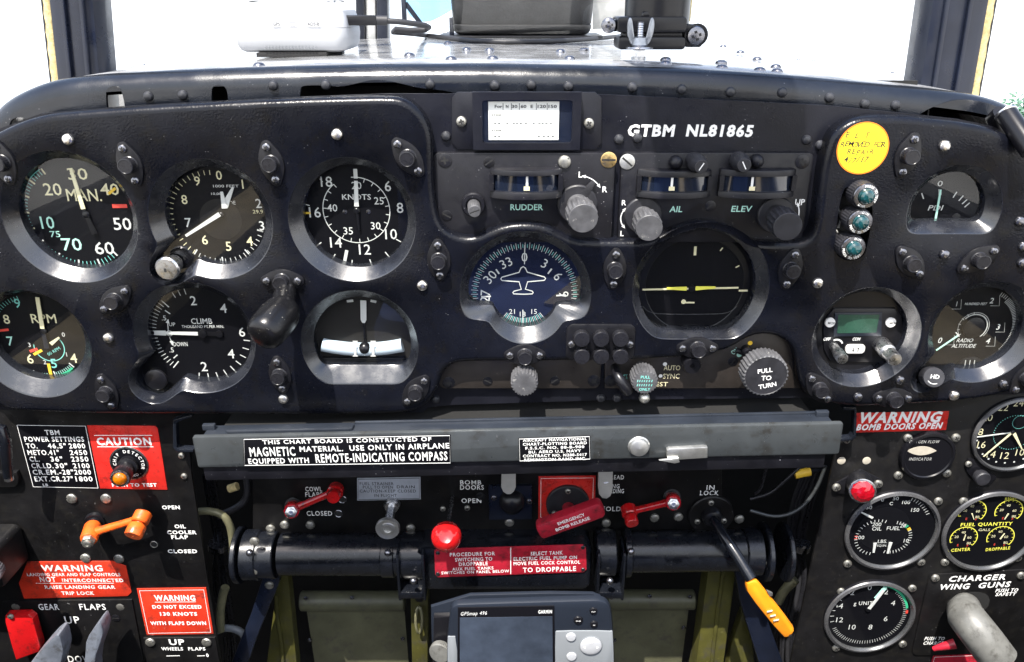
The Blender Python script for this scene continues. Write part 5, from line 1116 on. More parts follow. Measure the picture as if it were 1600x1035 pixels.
for x0, x1 in ((260, 281), (308, 320)): b.bar(f, *uv(f, [(x0, 1025), (x1, 1024.6)], YL-1.5), .8, .15)
part(t, 'index_bars', b)
for x, a in ((235, .4), (323, .9)): inst(t, 'screw', S_SLOTZ, at(x, 1003.5, YL-1.5), a)
# left edge bits
t = thing('edge_handle', 'black bar handle with a silver end at the left edge, beside the black placard', 'handle', at(10, 710, 5))
b = MB('tube_black'); b.tube([at(-18, 668, -6), at(2, 672, -6), at(8, 690, -6), at(13, 745, -4)], [4.5, 4.5, 4.2, 3.4], 14); part(t, 'bar', b, 50)
b = MB('steel'); b.cyl(at(13, 742, -4), at(14.5, 751, -4), 3.2, 16, .6); part(t, 'end_cap', b)
b = MB('side_black'); plpx(b, [(-50, 737), (30, 734), (33, 740), (33, 752), (28, 757), (-50, 760)], YL, 0, 4, 1); part(t, 'foot_plate', b)
t = thing('throttle_box', 'black box corner with a ribbed knob at the left edge, low down', 'control box', at(5, 885, -10))
b = MB('side_black'); fq = Fr(at(-62, 892, -20)); b.box(fq, 60, 36, 34, 4, 5, w0=-34); part(t, 'case', b)
b = MB('knob_grey'); A = at(-8, 888, -22); b.lathe(axis_fr(A, (.3, -1, .1)), [(6, 0), (7.4, 1), (7.4, 8), (6.5, 9.5), (0, 9.6)], 96, ([1, 2], 24, .07)); part(t, 'ribbed_knob', b)
# ------------------------------------------------------------------ lower right panel
YR = 16.
rp = thing('lower_right_panel', 'black lower right panel carrying round gauges, below the radio altitude gauge', 'side panel', at(1450, 820, YR))
b = MB('side_black'); plpx(b, [(1300, 618), (1337, 637), (1337, 683), (1330, 690), (1309, 692), (1303, 717), (1268, 880), (1233, 1045), (1222, 1095), (1720, 1095), (1720, 598), (1600, 606)], YR, -2, 0, .4); part(rp, 'panel_sheet', b)
for x, y in ((1465.6, 783), (1324, 880.5), (1438.5, 878), (1504.8, 783), (1476, 878), (1589.5, 871), (1314, 924), (1425, 919), (1418, 684), (1493, 683.6), (1403, 742.5), (1478.6, 739), (1306, 1012), (1410, 1006)): inst(rp, 'screw', S_PAN, at(x, y, YR), random.random()*1.5)
S_DOT = screw_mesh('flat', 3.2, .8, 'cream_enamel', 'none')
for x in (1314.6, 1354): inst(rp, 'plug', S_DOT, at(x, 720, YR))
inst(rp, 'screw', S_SMALLZ, at(1323, 688, YR), .2)
t, Y = placard('bomb_doors_placard', 'red label reading WARNING BOMB DOORS OPEN in white slanted capitals', [(1337.5, 645.5), (1483, 642.5), (1478, 672), (1337.5, 676)], YR, 'red_paint', .3)
lines(t, Y, [('WARNING', 1342, 1471, 653, 15.5, 651.5), ('BOMB DOORS OPEN', 1339, 1472, 668, 9, 665)], bold=.04, shear=.18)
# oxygen flow
P = at(1447, 710, YR); k = hpp(1447, 710, YR); t = thing('oxygen_flow_indicator', 'black round OXYGEN FLOW INDICATOR with a cream eye-shaped window', 'indicator', P)
f = Fr(P); b = MB('dial_rim'); b.lathe(f, [(43*k, 0), (43*k, 2.5), (41*k, 4), (37*k, 4.4), (35.5*k, 3.6), (0, 3.6)], 120, ([0, 1], 40, .02)); part(t, 'case', b)
b = MB('cream_enamel'); n = 24; eye = [(23*k*(-1+2*q/n), 6.8*k*1.15*(1-(-1+2*q/n)**2)) for q in range(n+1)]+[(23*k*(1-2*q/n), -6.8*k*1.15*(1-(1-2*q/n)**2)) for q in range(1, n)]
A = uv(f, [(1440, 704.5)], YR-3.6)[0]; b.plate(f.off(*A), eye, 3.5, 3.9); part(t, 'eye_window', b)
lines(t, YR-3.6, [('OXYGEN FLOW', 1421, 1468, 690.5, 4.5), ('INDICATOR', 1421, 1456, 717.5, 4.5)], col='print_dim', bold=.0, shear=.15)
# gauges with their own rims
def rimgauge(name, label, px, py, rpx, m_='steel', dial='dial_black', cat='gauge', dome=3.5, rim=1.12):
    P = at(px, py, YR); k = hpp(px, py, YR); R0 = rpx*k
    g = G_(name, label, px, py, rpx, [(P.x+u, P.z+v) for u, v in circ(R0, 64)], dial, YR-1.2, YR-4.2, cat)
    b = MB('dial_rim'); b.lathe(Fr(P), [(R0*rim, 0), (R0*rim, 2.4)], 64, caps=False); b.m(m_); b.lathe(Fr(P), [(R0*rim, 2.4), (R0*(rim-.02), 3.6), (R0*(rim-.08), 4.4), (R0*1.03, 3.4), (R0, 2.2), (R0, 1)], 72, caps=False); part(g.t, 'rim', b); return g
g = rimgauge('oil_fuel_gauge', 'round gauge with OIL and FUEL scales under the red jewel lamp', 1392.5, 828, 66, 'rim_grey')
p = g.print; Yd = g.yd
def gf(px, py): return g.f.off(*uv(g.f, [(px, py)], g.yd)[0])
p.m('dial_white')
for tx, x, y, h in (('0', 1379, 781, 6), ('50', 1400, 779, 6), ('C', 1392.5, 787, 5), ('100', 1416, 785, 6), ('150', 1430, 797, 6), ('50', 1358, 793, 6), ('200', 1370, 819.6, 6), ('OIL', 1370, 826.4, 6), ('FUEL', 1396, 825.6, 6), ('20', 1411, 821.5, 6), ('100', 1344, 840, 6), ('10', 1416, 845, 6), ('LBS.', 1379, 846, 5.5), ('SQ.IN.', 1378, 852.6, 3.5)): g.n(tx, x, y, h, bold=.02)
q = gf(1392.5, 826); r = 63*g.k; p.ticks(q, r*.88, r*.97, 68, 28, 8, .5, .2)
q = gf(1369, 840); r = 34*g.k; p.ticks(q, r*.85, r, 72, 262, 18, .5, .2); p.m('print_red'); p.ticks(q, r*.86, r, 176, 184, 1, .8, .22)
q = gf(1394, 840); r = 31*g.k; p.m('dial_white'); p.ticks(q, r*.82, r, 84, -105, 20, .5, .2); p.m('print_gold'); p.ticks(q, r*.82, r, 38, 30, 3, .8, .22); p.m('print_green'); p.ticks(q, r*.82, r, 50, 46, 1, .7, .22)
b = MB('dial_rim'); b.lathe(gf(1381, 826), [(40*g.k, .01), (39*g.k, .03)], 48); part(g.t, 'inner_ring', b)
g.needle('needle', 'dial_white', (1344, 800), (1364, 810), 2, 1.2, 3.5); g.needle('needle', 'dial_white', (1365, 864), (1367.5, 849), 3, 1.2, 5); g.needle('needle', 'dial_white', (1387, 865.5), (1392, 848), 3, 1.2, 5.5); g.glass()
g = rimgauge('fuel_quantity_gauge', 'round FUEL QUANTITY gauge with four small yellow-ringed scales', 1545, 829, 67, 'rim_grey')
p = g.print; p.m('print_yellow')
for x, y in ((1519, 800), (1576, 799), (1505.6, 841), (1563, 840)):
    q = gf(x, y); r = 21*g.k; p.m('print_yellow'); p.arc(q, r, -40, 205, .7, .2); p.ticks(q, r*.84, r, -40, 205, 12, .4, .2)
    p.m('print_cream')
    for tx, dx, dy in (('20', -11, -2), ('40', 0, -9), ('60', 9, -1), ('80', 8, 8)): g.n(tx, x+dx, y+dy, 4, bold=.01)
    p.m('print_red'); g.n('E', x-9, y+11, 3.5); g.n('F', x+6, y+12, 3.5)
p.m('print_yellow')
for tx, x0, x1, y, y1, h in (('FUEL QUANTITY', 1501, 1582, 820, 818, 5), ('RIGHT', 1570, 1593, 780, 777, 4.5), ('CENTER', 1486, 1516, 860, 858, 4.5), ('DROPPABLE', 1540, 1578, 859, 856, 4.5)): tl(p, tx, (x0, y), (x1, y1), h, g.yd, lift=.2, bold=.02)
g.n('GALS', 1538, 828, 4, 'print_cream', 18)
for a_, c_ in (((1506, 845), (1509, 836)), ((1563, 843), (1570, 834)), ((1576, 803), (1570, 812)), ((1519, 803), (1522, 812))): g.needle('needle', 'print_cream', a_, c_, 1.6, 1.0, 1)
g.glass()
g = rimgauge('g_meter', 'round acceleration gauge lettered g UNITS with a green arc along its top', 1357, 962, 63, 'rim_grey')
p = g.print
for tx, x, y in (('-2', 1330, 926), ('0', 1359, 918.5), ('2', 1385, 925), ('-4', 1312, 947), ('4', 1395.5, 942.5), ('6', 1384, 967), ('8', 1360, 980), ('10', 1331.6, 980), ('12', 1312, 968.7)): g.n(tx, x, y, 8, 'dial_white', bold=.01)
tl(p, 'g UNITS', (1334, 943), (1368, 942), 5.5, g.yd, bold=.015, lift=.2)
q = gf(1357, 960); r = 62*g.k; p.ticks(q, r*.86, r*.96, 50, -150, 50, .35, .2); p.ticks(q, r*.86, r*.96, 150, 195, 4, .5, .2); p.m('print_green'); p.arc(q, r*.95, 120, 12, 2.0, .3); p.m('print_red'); p.arc(q, r*.95, 8, 2, 2, .3)
g.needle('needle_tip', 'print_mint', (1384, 918), (1369, 936), 6, 1.6, 7); g.needle('needle', 'dial_white', (1381, 924), (1358, 952), 3, 2.2, 5); g.hub(1357, 953, 4); g.glass()
g = rimgauge('bottom_gauge', 'round gauge mostly below the frame, only its rim showing at bottom right', 1348, 1092, 56, 'rim_grey'); g.glass()
g = rimgauge('clock', 'round 24 hour clock with white figures cut by the right edge', 1583, 678, 60, 'rim_grey', 'dial_black', 'clock', rim=1.1)
p = g.print
for tx, x, y in (('24', 1592, 630), ('22', 1568, 637), ('20', 1543, 653), ('18', 1529.7, 675), ('16', 1533.7, 695), ('14', 1549, 710), ('12', 1570, 712), ('10', 1594, 707)): g.n(tx, x, y, 11, 'print_cream', bold=-.005)
q = gf(1583, 676); r = 58*g.k; p.m('dial_white')
for k_ in range(24): a = 2*pi*k_/24; p.disc(q.off(r*.95*cos(a), r*.95*sin(a)), .75, .2, 10)
p.m('print_teal')
for k_ in range(48):
    a = 2*pi*k_/48; p.disc(q.off(r*.52*cos(a), r*.52*sin(a)), .35, .2, 6); p.disc(q.off(3+r*.2*cos(a), 9+r*.2*sin(a)), .25, .2, 6)
g.needle('second_needle', 'dial_white', (1523, 684), (1580, 676.5), 1.6, 1.4, 1.6); g.needle('hour_needle', 'print_cream', (1537, 714), (1580, 678), 1.6, 1.9, 3); g.needle('minute_needle', 'print_cream', (1597, 702), (1585, 678), 1.5, 2.2, 5); g.hub(1583, 676, 3); g.glass()
P = at(1535, 748, YR-8); b = MB('knob_dark'); b.lathe(Fr((P.x, YR, P.z)), [(3.4, 0), (3.4, 3.6), (5.4, 4), (5.8, 4.8), (5.8, 9), (5, 9.8), (0, 10)], 90, ([3, 4], 30, .05)); part(g.t, 'winding_knob', b)
b = MB('dial_rim'); plpx(b, [(1506, 728), (1512, 716), (1522, 716), (1556, 745), (1545, 757), (1530, 757), (1512, 740)], YR, .05, 1.4, .4); part(g.t, 'flange', b); inst(g.t, 'screw', S_SMALLZ, at(1513, 725, YR-1.4), .4)
# red jewel
P = at(1340, 753, YR); t = thing('red_jewel_lamp', 'red faceted jewel lamp in a black collar between two screws', 'indicator lamp', P)
b = MB('lamp_black'); fj = Fr(P); A = uv(fj, [(1306.5, 761.5), (1372, 756)], YR); b.plate(fj, [(A[0][0]-3, A[0][1]-3), (A[0][0]+2, A[0][1]-5), (0, -12), (A[1][0]-2, A[1][1]-5), (A[1][0]+3, A[1][1]-2), (A[1][0]+2, A[1][1]+4), (0, 12), (A[0][0]-2, A[0][1]+4)], 0, 1.6, .5); part(t, 'flange', b)
A, C = at(1341, 753, YR), at(1348, 768, YR-17); ax = axis_fr(A, C-A); h = (C-A).length; b = MB('lamp_black'); b.lathe(ax, [(10, 0), (10, h*.8), (9.4, h*.86), (9.2, h*.86)], 40); part(t, 'collar', b)
b = MB('steel'); b.lathe(ax, [(9.6, h*.84), (9.9, h*.88), (9.8, h*.98), (8.8, h)], 40); part(t, 'bezel_ring', b)
b = MB('lens_red'); b.loft([[ax.p(r_*cos(2*pi*(q+o_)/10), r_*sin(2*pi*(q+o_)/10), w_) for q in range(10)] for r_, w_, o_ in ((9.0, h*.96, 0), (8.2, h+1.6, .5), (5.0, h+3.4, 0), (2.0, h+4.0, .5))], cap1=True); part(t, 'lens', b, 5)
for x, y in ((1306.5, 761.5), (1372, 756)): inst(t, 'screw', S_PAN, at(x, y, YR-1.6), .5)
# gun charger
t = thing('gun_charger', 'black plate lettered CHARGER WING GUNS with a large grey handle', 'control unit', at(1510, 960, YR))
b = MB('side_black'); plpx(b, smooth_poly([(1449, 905), (1454, 897), (1462, 896), (1598, 889), (1606, 889), (1606, 900), (1592, 975), (1578, 1018), (1432, 1024), (1424, 1018), (1426, 1008)], 1), YR, 0, 1.4, .4); part(t, 'cover_plate', b)
lines(t, YR-1.4, [('CHARGER', 1483, 1572.6, 905, 8.2, 901.5), ('WING', 1468, 1515, 917.6, 8, 916), ('GUNS', 1529, 1579, 915.2, 8, 912.8), ('PUSH TO', 1556, 1591, 923, 5, 922), ('SAFETY', 1556, 1588, 929, 5, 928), ('PUSH TO', 1445, 1476, 998, 5), ('CHARGE', 1443, 1474, 1005, 5)], bold=.03, shear=.18)
b = MB('recess_shade'); f = Fr((0, YR-1.4, 0)); b.disc(f, 0, .1, poly=uv(f, smooth_poly([(1475, 945), (1490, 930), (1515, 924), (1540, 926), (1548, 938), (1540, 955), (1500, 965)], 2), YR-1.4)); part(t, 'handle_opening', b)
b = MB('handle_grey'); b.tube([at(1510, 946, 10), at(1508, 957, -4), at(1510, 964, -12), at(1522, 980, -20), at(1540, 1003, -26), at(1560, 1030, -32)], [10.5, 13.4, 14.2, 14.4, 14.6, 14.6], 32); part(t, 'handle', b, 60)
for x, y in ((1461, 903), (1595, 899)): inst(t, 'screw', S_PAN, at(x, y, YR-1.4), .4)
b = MB('crimson_plate'); b.tube([at(1459, 1014, -4), at(1475, 1010, -8), at(1492, 1006, -9)], [2, 3.2, 4.2], 14); part(t, 'red_lever', b, 50)
t, Y = placard('charger_instruction_placard', 'red and black plate under the grey charger handle at the bottom right', [(1458, 1024.5), (1585, 1019), (1578, 1090), (1440, 1090)], YR, 'crimson_plate', .8, border=1.2)
# ------------------------------------------------------------------ chart board drawer
YCB = -30.
A, Bq = at(299, 683, YCB), at(1319, 661, YCB); xa = (Bq-A).normalized(); fB = Fr(A, xa, Vector((0, -1, 0)).cross(xa), (0, -1, 0)); LB = (Bq-A).length; HB = abs((at(301, 732, YCB)-A).dot(fB.y))
t = thing('chart_board', 'grey metal chart board drawer with white-on-black labels under the instrument panel', 'chart board', A+xa*LB/2)
b = MB('chart_grey'); b.plate(fB, rrect(LB, HB, 2.2, 4, LB/2, -HB/2), -3, 0, 1.2); part(t, 'front_plate', b)
b = MB('unit_black'); h2 = HB*.5; b.plate(fB, rrect(LB-11, h2, 1, 2, LB/2-3, -HB-h2/2+.6), -6, -2.4, .6); part(t, 'lower_lip', b)
b = MB('chart_top'); ft = Fr(A+Vector((0, 1.5, 0))+fB.y*-1.6, xa, (0, 1, 0), fB.y)
b.plate(ft, rrect(LB-12, 16, 1, 2, LB/2, 9), -3, 0, .4); part(t, 'board', b)
b = MB('chart_top'); b.plate(ft, rrect(LB*.2, 9, 3, 4, LB*.146, 9), 0, 2.2, .8); b2 = part(t, 'sliding_tab', b)
b = MB('chart_top'); b.plate(ft, rrect(LB*.73, 2.5, .6, 2, LB*.61, 15.5), 0, 1.6, .5); part(t, 'rear_rail', b)
for u in (.005, .965):
    b = MB('chart_top'); b.plate(ft, rrect(LB*.02, 4, 1, 2, LB*(u+.012), 12), 0, 4, .6); part(t, 'rail_stop', b)
b = MB('interior'); fi = Fr(A+Vector((0, 12, 0))+fB.y*-10, xa, (0, 1, 0), fB.y); b.plate(fi, rrect(LB-20, 200, 1, 2, LB/2, 101), -4, 0); part(t, 'shading_tray', b)  # carried forward to keep the sun off the tube and centre panel
P = at(998, 697, YCB); b = MB('aluminium'); b.lathe(Fr(P), [(7.6, -.2), (7.6, .6), (6.9, 1.2), (6.9, 2.2), (6.2, 3.6), (4, 4.6), (0, 5)], 36); part(t, 'snap_button', b)
b = MB('aluminium'); f = Fr((0, YCB, 0)); b.plate(f, uv(f, [(1041, 700), (1044, 698), (1098, 695), (1104, 696), (1104, 712), (1060, 715), (1041, 712)], YCB), 0, 3.5, .8); b.plate(f, uv(f, [(1028, 714), (1058, 710), (1060, 717), (1052, 719)], YCB), 3.3, 5, .5); part(t, 'clip', b)
tt, Y = placard('chart_board_label', 'long black label with white lettering about MAGNETIC MATERIAL on the chart board', [(380, 685), (704, 679), (705, 724), (381.5, 728)], YCB, 'dial_black', .5, 'label', border=.6)
lines(tt, Y, [('THIS CHART BOARD IS CONSTRUCTED OF', 410, 674, 691.3, 6.2, 686.2), ('MAGNETIC', 390, 461, 706.5, 13.5, 705.3), ('MATERIAL.', 468, 535.6, 702, 8, 701), ('USE ONLY IN AIRPLANE', 546, 702, 700.5, 8, 696.5), ('EQUIPPED WITH', 388, 482.6, 721, 8, 719.5), ('REMOTE-INDICATING COMPASS', 493, 699, 716.5, 13, 712.5)], bold=.02)
tt, Y = placard('maker_label', 'small square black label with fine white print right of the long chart board label', [(810, 684.5), (922, 680.5), (923, 718), (811, 721)], YCB, 'dial_black', .5, 'label', border=.6)
lines(tt, Y, [(s_, x0, x1, 688.5+i*6.1, 4.1, 686+i*6.1) for i, (s_, x0, x1) in enumerate((('AIRCRAFT NAVIGATIONAL', 817, 917), ('CHART-PLOTTING BOARD', 817, 917), ('F.S.S.C. NO. 88-B-900', 821, 913), ('BU. AERO U.S. NAVY', 826, 908), ('CONTRACT NO. N288-5417', 817, 917), ('REMINGTON RAND INC.', 819, 916)))], bold=.025)
for nm, lab, pts in (('drawer_bracket', 'metal bracket holding the left end of the chart board', [(270, 657), (277, 655), (300, 649), (300, 652), (279, 659), (275, 662), (276, 700), (280, 702), (302, 703), (302, 707), (276, 707), (270, 700)]), ('drawer_bracket', 'metal bracket holding the right end of the chart board', [(1318, 637), (1338, 637), (1339, 642), (1338, 683), (1332, 689), (1314, 690), (1314, 686), (1330, 685), (1334, 680), (1335, 642), (1318, 641)])):
    b = MB('lip_black'); plpx(b, pts, 6, -6, 0, .4); single(nm, lab, 'bracket', b, at(*pts[0], -6), 'brackets of the chart board')
# ------------------------------------------------------------------ centre panel under the chart board
YC = 50.
def cl(t, items, Y=YC, **k): return lines(t, Y, items, **k)
cp = thing('centre_panel', 'black centre panel with levers and white lettering under the chart board', 'side panel', at(750, 790, YC))
b = MB('side_black'); plpx(b, [(395, 690), (1128, 680), (1128, 826), (640, 836), (395, 838)], YC, -2.5, 0, .5); part(cp, 'panel_sheet', b)
cl(cp, [('COWL', 477, 503, 764.4, 7), ('FLAPS', 477, 504, 773, 7), ('CLOSED', 479, 519, 802.4, 7), ('BOMB', 719, 752, 754, 6.5), ('DOORS', 719, 756, 761.8, 7), ('OPEN', 721, 752, 782.6, 7), ('SPREAD', 945, 975, 746, 6.5), ('WING', 945, 968, 760, 6.5), ('FOLDING', 945, 975, 767.5, 6.5), ('FOLD', 941, 970, 795.4, 7), ('IN', 1104, 1116.6, 762, 7), ('LOCK', 1094, 1123, 770.5, 7)], bold=.012)
S_CP = screw_mesh('dome', 4.0, 2.2, 'zinc_screw', 'slot')
for x, y, a in ((423, 826, .1), (445, 820, -.2), (485, 820, -.6), (641.6, 825, .1), (796, 816, .1), (947, 817, .4), (1022.5, 809, -.3), (1060, 807.5, 1.), (1155, 811, .1)): inst(cp, 'screw', S_CP, at(x, y, YC), a)
for x, y in ((730, 793.6), (692, 795)): inst(cp, 'screw', S_SMALLZ, at(x, y, YC), .6)
inst(cp, 'screw', S_SLOTD, at(751, 775.6, YC), .7)
for x, y in ((529, 803), (535, 781)):
    b = MB('recess_shade'); b.lathe(pf(x, y, YC), [(2.9, .08), (0, .1)], 20); b.m('dark_screw'); b.lathe(pf(x, y, YC), [(2.9, .05), (3.3, .4), (3.7, .05)], 24); part(cp, 'rimmed_hole', b)
crank('cowl_flap_lever', 'red crank lever with its pivot nut at left, beside the COWL FLAPS lettering', (459, 790), (454.5, 801), (524, 768), (520.5, 778), YC, 22, 'knob_red', 5.0, 'steel')
crank('wing_fold_lever', 'red crank lever with its pivot nut at right, beside the FOLD lettering', (1050, 777), (1052.5, 788.5), (983, 800), (988, 819), YC, 22, 'knob_red', 5.0, 'steel')
# fuel strainer tag and pull knob
t, Y = placard('fuel_strainer_tag', 'grey metal tag with black lettering above the round silver pull knob', [(558, 747), (657, 745), (657.5, 780), (558.5, 782)], YC, 'tag_grey', .6, 'tag', border=1.0, bcol='ink')
lines(t, Y, [('FUEL STRAINER', 562, 615, 756, 4.5), ('PULL TO OPEN', 567, 614, 761.5, 4.5), ('DRAIN', 620, 648, 761, 4.5), ('CAUTION-KEEP CLOSED', 562, 650, 767.5, 4.5), ('IN FLIGHT', 585, 620, 774.5, 4.5)], col='ink', bold=.01)
t = thing('pull_knob', 'round silver pull knob on a short shaft below the grey tag', 'knob', at(612, 788, YC))
b = MB('steel'); A, C = at(613, 786, YC), at(605.5, 828, YC-36); ax = axis_fr(A, C-A); h = (C-A).length; b.plate(ax, circ(7, 6), 0, 5, .8); b.lathe(ax, [(5.5, 5), (5.5, 7), (3.6, 7.2), (3.6, h-5)], 24); part(t, 'shaft', b)
b = MB('aluminium'); b.lathe(ax, [(6, h-6), (9.6, h-3.4), (9.8, h-1.5), (9.2, h), (6.2, h-.6), (5.4, h-.2), (3.4, h-.2), (3.2, h-1.5), (0, h-1.5)], 44); part(t, 'pull_disc', b)
# bomb door switch
t = thing('bomb_door_switch', 'dark plate with a round black boss and a short grey paddle, right of BOMB DOORS', 'switch', at(798, 784, YC))
b = MB('pillar_blue'); plpx(b, [(763.6, 757), (831, 756), (831, 808.5), (764.5, 809.5)], YC, 0, 3, .6); part(t, 'plate', b)
b = MB('plastic_black'); b.lathe(pf(800, 783, YC-3), [(10.8, -.2), (10.6, 3), (9, 6.4), (6, 8.8), (3, 9.8), (0, 10)], 36); part(t, 'boss', b, 60)
b = MB('paddle_grey'); f = Fr((0, YC-14, 0)); b.plate(f, uv(f, [(783.5, 735), (806, 735), (806, 762), (803, 769), (798, 773), (792, 773), (786, 769), (783, 762)], YC-14), -3, 0, .8); part(t, 'paddle', b)
for x, y, a in ((772, 778, .9), (827, 783.5, .9)): inst(t, 'screw', screw_mesh('dome', 2.6, 1.6, 'dark_screw', 'slot'), at(x, y, YC-3), a)
# emergency release
t, Y = placard('release_placard', 'red square plate with a white border behind the brown disc', [(841.5, 744), (931, 743), (929, 810), (841, 811)], YC, 'red_paint', .6, border=2.0)
t = thing('emergency_release', 'red bar handle lettered EMERGENCY BOMB RELEASE on a dark brown disc', 'handle', at(887, 785, YC))
b = MB('knob_dark'); P = at(887, 786, YC-.6); b.lathe(Fr(P), [(18.2, 0), (18.2, 2.6), (17.4, 3.4), (0, 3.6)], 48); part(t, 'disc', b)
for x, y in ((887.5, 767.5), (866.5, 802)): inst(t, 'screw', S_SMALLZ, at(x, y, YC-4.1), .5)
b = MB('crimson_plate'); C = at(891, 816, YC-30); b.tube([at(888, 792, YC-3), C], [5.2, 4], 20); part(t, 'stem', b)
A, C = at(846, 830, YC-34), at(937, 797, YC-34); f = Fr((A+C)/2, C-A, Vector((0, -1, 0)).cross((C-A).normalized())); f.y = f.z.cross(f.x)
b = MB('crimson_plate'); L_ = (C-A).length+6; b.plate(f, rrect(L_, 14.5, 4, 4), -7, 2, 2.2); hb = part(t, 'bar_handle', b)
b = MB('print_white'); put(b, 'EMERGENCY', f, 1.5, 2.4, 2.8, 23, lift=2.1, bold=.02); put(b, 'BOMB RELEASE', f, .8, -2.4, 2.8, 29, lift=2.1, bold=.02); part(hb, 'lettering', b)
t = thing('wing_fold_switch', 'short pale grey paddle hanging beside the WING FOLDING lettering', 'switch', at(946, 765, YC))
b = MB('paddle_grey'); f = Fr((0, YC-12, 0)); b.plate(f, uv(f, [(935, 735), (958, 735), (957, 768), (954, 776), (948, 780), (941, 779), (936, 773), (934.5, 764)], YC-12), -3, 0, .8); part(t, 'paddle', b)
b = MB('dark_screw'); b.cyl(at(946, 750, YC), at(946, 750, YC-11), 3); part(t, 'pivot', b)
# red ball lever
t = thing('red_ball_lever', 'glossy red ball on a thin dark rod left of the crimson placard', 'lever', at(706, 783, YC))
b = MB('dark_screw'); b.cyl(at(707, 776, YC), at(699, 828, 5), 1.5, 12); part(t, 'rod', b)
b = MB('knob_red'); C = at(697.5, 838.5, 0); r = 24*hpp(697, 838, 0)
ax = axis_fr(C, Vector((.05, -1, .8))); b.lathe(ax, [(r*sin(pi*q/20), -r*cos(pi*q/20)) for q in range(18)]+[(r*.4, r*.87), (0, r*.85)], 40); part(t, 'ball', b, 40)
# locking lever with the taped amber end
t = thing('lock_lever', 'dark lever with a bright amber taped end in a round socket under IN LOCK', 'lever', at(1108, 804, YC))
P = at(1110, 803, YC); b = MB('side_black'); b.lathe(Fr(P), [(19, 0), (19, 2.6), (18, 3.4), (0, 3.6)], 48); part(t, 'socket_plate', b)
b = MB('plastic_black'); b.lathe(Fr(at(1111.5, 805, YC-3.4)), [(8.4, 0), (8.4, 4), (7, 6.5), (4, 8), (0, 8.4)], 32); part(t, 'socket', b)
for x, y in ((1111, 785.5), (1089.6, 815), (1131, 813.7)): inst(t, 'screw', S_SMALLZ, at(x, y, YC-3.6), .3)
b = MB('tube_black'); b.tube([at(1114, 810, YC-10), at(1128, 833, YC-24), at(1150, 866, YC-38), at(1174, 905, YC-52)], [3.6, 4.2, 4.5, 4.8], 18); part(t, 'rod', b, 60)
Yt = -6
f = Fr((0, Yt, 0)); b = MB('tag_amber'); b.plate(f, uv(f, smooth_poly([(1166, 915), (1172, 910), (1182, 909), (1190, 917), (1241, 982), (1242, 989), (1232, 998), (1223, 997), (1168, 929)], 1), Yt), -5, 0, 2.4); tg = part(t, 'amber_end', b)
b = MB('recess_shade'); b.disc(pf(1235, 993, Yt), 1.2, .1, 14); part(tg, 'hole', b)
b = MB('aluminium')
for x, y in ((1202, 956), (1207, 963), (1212, 970)): b.plate(pf(x, y, Yt), [(-2.2, -.6), (2, .8), (2.2, 1.8), (-2, .6)], 0, 1.2, .3)
b.plate(f, uv(f, [(1199, 925), (1208, 929), (1208, 933), (1203, 934)], Yt), -3, -1, .3); part(tg, 'tape_clips', b)
# ------------------------------------------------------------------ torque tube, hangers, struts
YT = 40.
t = thing('torque_tube', 'glossy black torque tube running across under the centre panel', 'torque tube', at(800, 866, YT))
TC = lambda x, y=866: at(x, y, YT)
rt = 26.5*vpp(530, 866, YT)
b = MB('tube_black'); b.cyl(TC(440), TC(640), rt, 40); part(t, 'tube_section', b)
b = MB('tube_black'); b.cyl(TC(980, 862), TC(1160, 860), rt*.98, 40); part(t, 'tube_section', b)
for x0, x1, k_ in ((372, 380, 1.36), (384, 408, 1.2), (406, 434, 1.12), (598, 619, 1.06), (628, 664, 1.14), (930, 960, 1.14), (974, 984, 1.2), (1160, 1186, 1.15), (1190, 1198, 1.4), (1222, 1229, 1.4)):
    b = MB('tube_black'); b.cyl(TC(x0, 867 if x0 < 800 else 862), TC(x1, 867 if x0 < 800 else 862), rt*k_, 40, .8); part(t, 'collar', b)
for x in (388, 604, 984):
    b = MB('dark_screw'); b.ball(at(x+2, 864 if x < 900 else 862, YT-rt*1.1), 3.0); part(t, 'bolt', b)
S_TB = screw_mesh('dome', 4.0, 2.4, 'zinc_screw', 'slot')
for x, y in ((398, 846), (398, 891), (1190, 880)): inst(t, 'screw', S_CP, at(x, y, YT-rt), .4)
b = MB('tube_black'); fz = Fr(at(787, 872, YT)); b.box(fz, (at(922, 872, YT)-at(652, 872, YT)).length, 44, 40, 5, 8, w0=-24); part(t, 'centre_housing', b)
t, Y = placard('fuel_procedure_placard', 'crimson placard with PROCEDURE FOR SWITCHING on its left half and SELECT TANK on its right', [(678.5, 860), (682, 857.5), (910, 850.5), (915.5, 855), (916.5, 889), (912, 893.5), (684, 901.5), (680, 897)], YT-16.2, 'crimson_plate', .8)
lines(t, Y, [('PROCEDURE FOR', 703, 773.6, 867, 5.4, 865), ('SWITCHING TO', 711, 769, 875, 5.4, 873.4), ('DROPPABLE', 717, 762, 882, 5.4, 880.6), ('AUX FUEL TANKS', 706.6, 771, 889.6, 4.4, 887.6), ('SWITCHES ON PANEL BELOW', 689.6, 795.6, 895.6, 4.2, 892.4), ('SELECT TANK', 829, 879.4, 865.4, 5.4, 863.8), ('ELECTRIC FUEL PUMP ON', 802.4, 901.6, 873.8, 5.2, 871), ('MOVE FUEL COCK CONTROL', 802.4, 906.6, 881, 5, 878.4), ('TO DROPPABLE', 817, 900, 891, 7, 888.6)], bold=.02)
b = MB('print_white'); f = Fr((0, Y, 0)); b.bar(f, *uv(f, [(798, 855.5), (798, 897)], Y), .7, .12); part(t, 'rule_line', b)
for x, y in ((684, 864), (684, 897), (911, 855.5), (911, 890)): inst(t, 'screw', screw_mesh('dome', 1.8, 1.0, 'dark_screw', 'slot'), at(x, y, Y), .5)
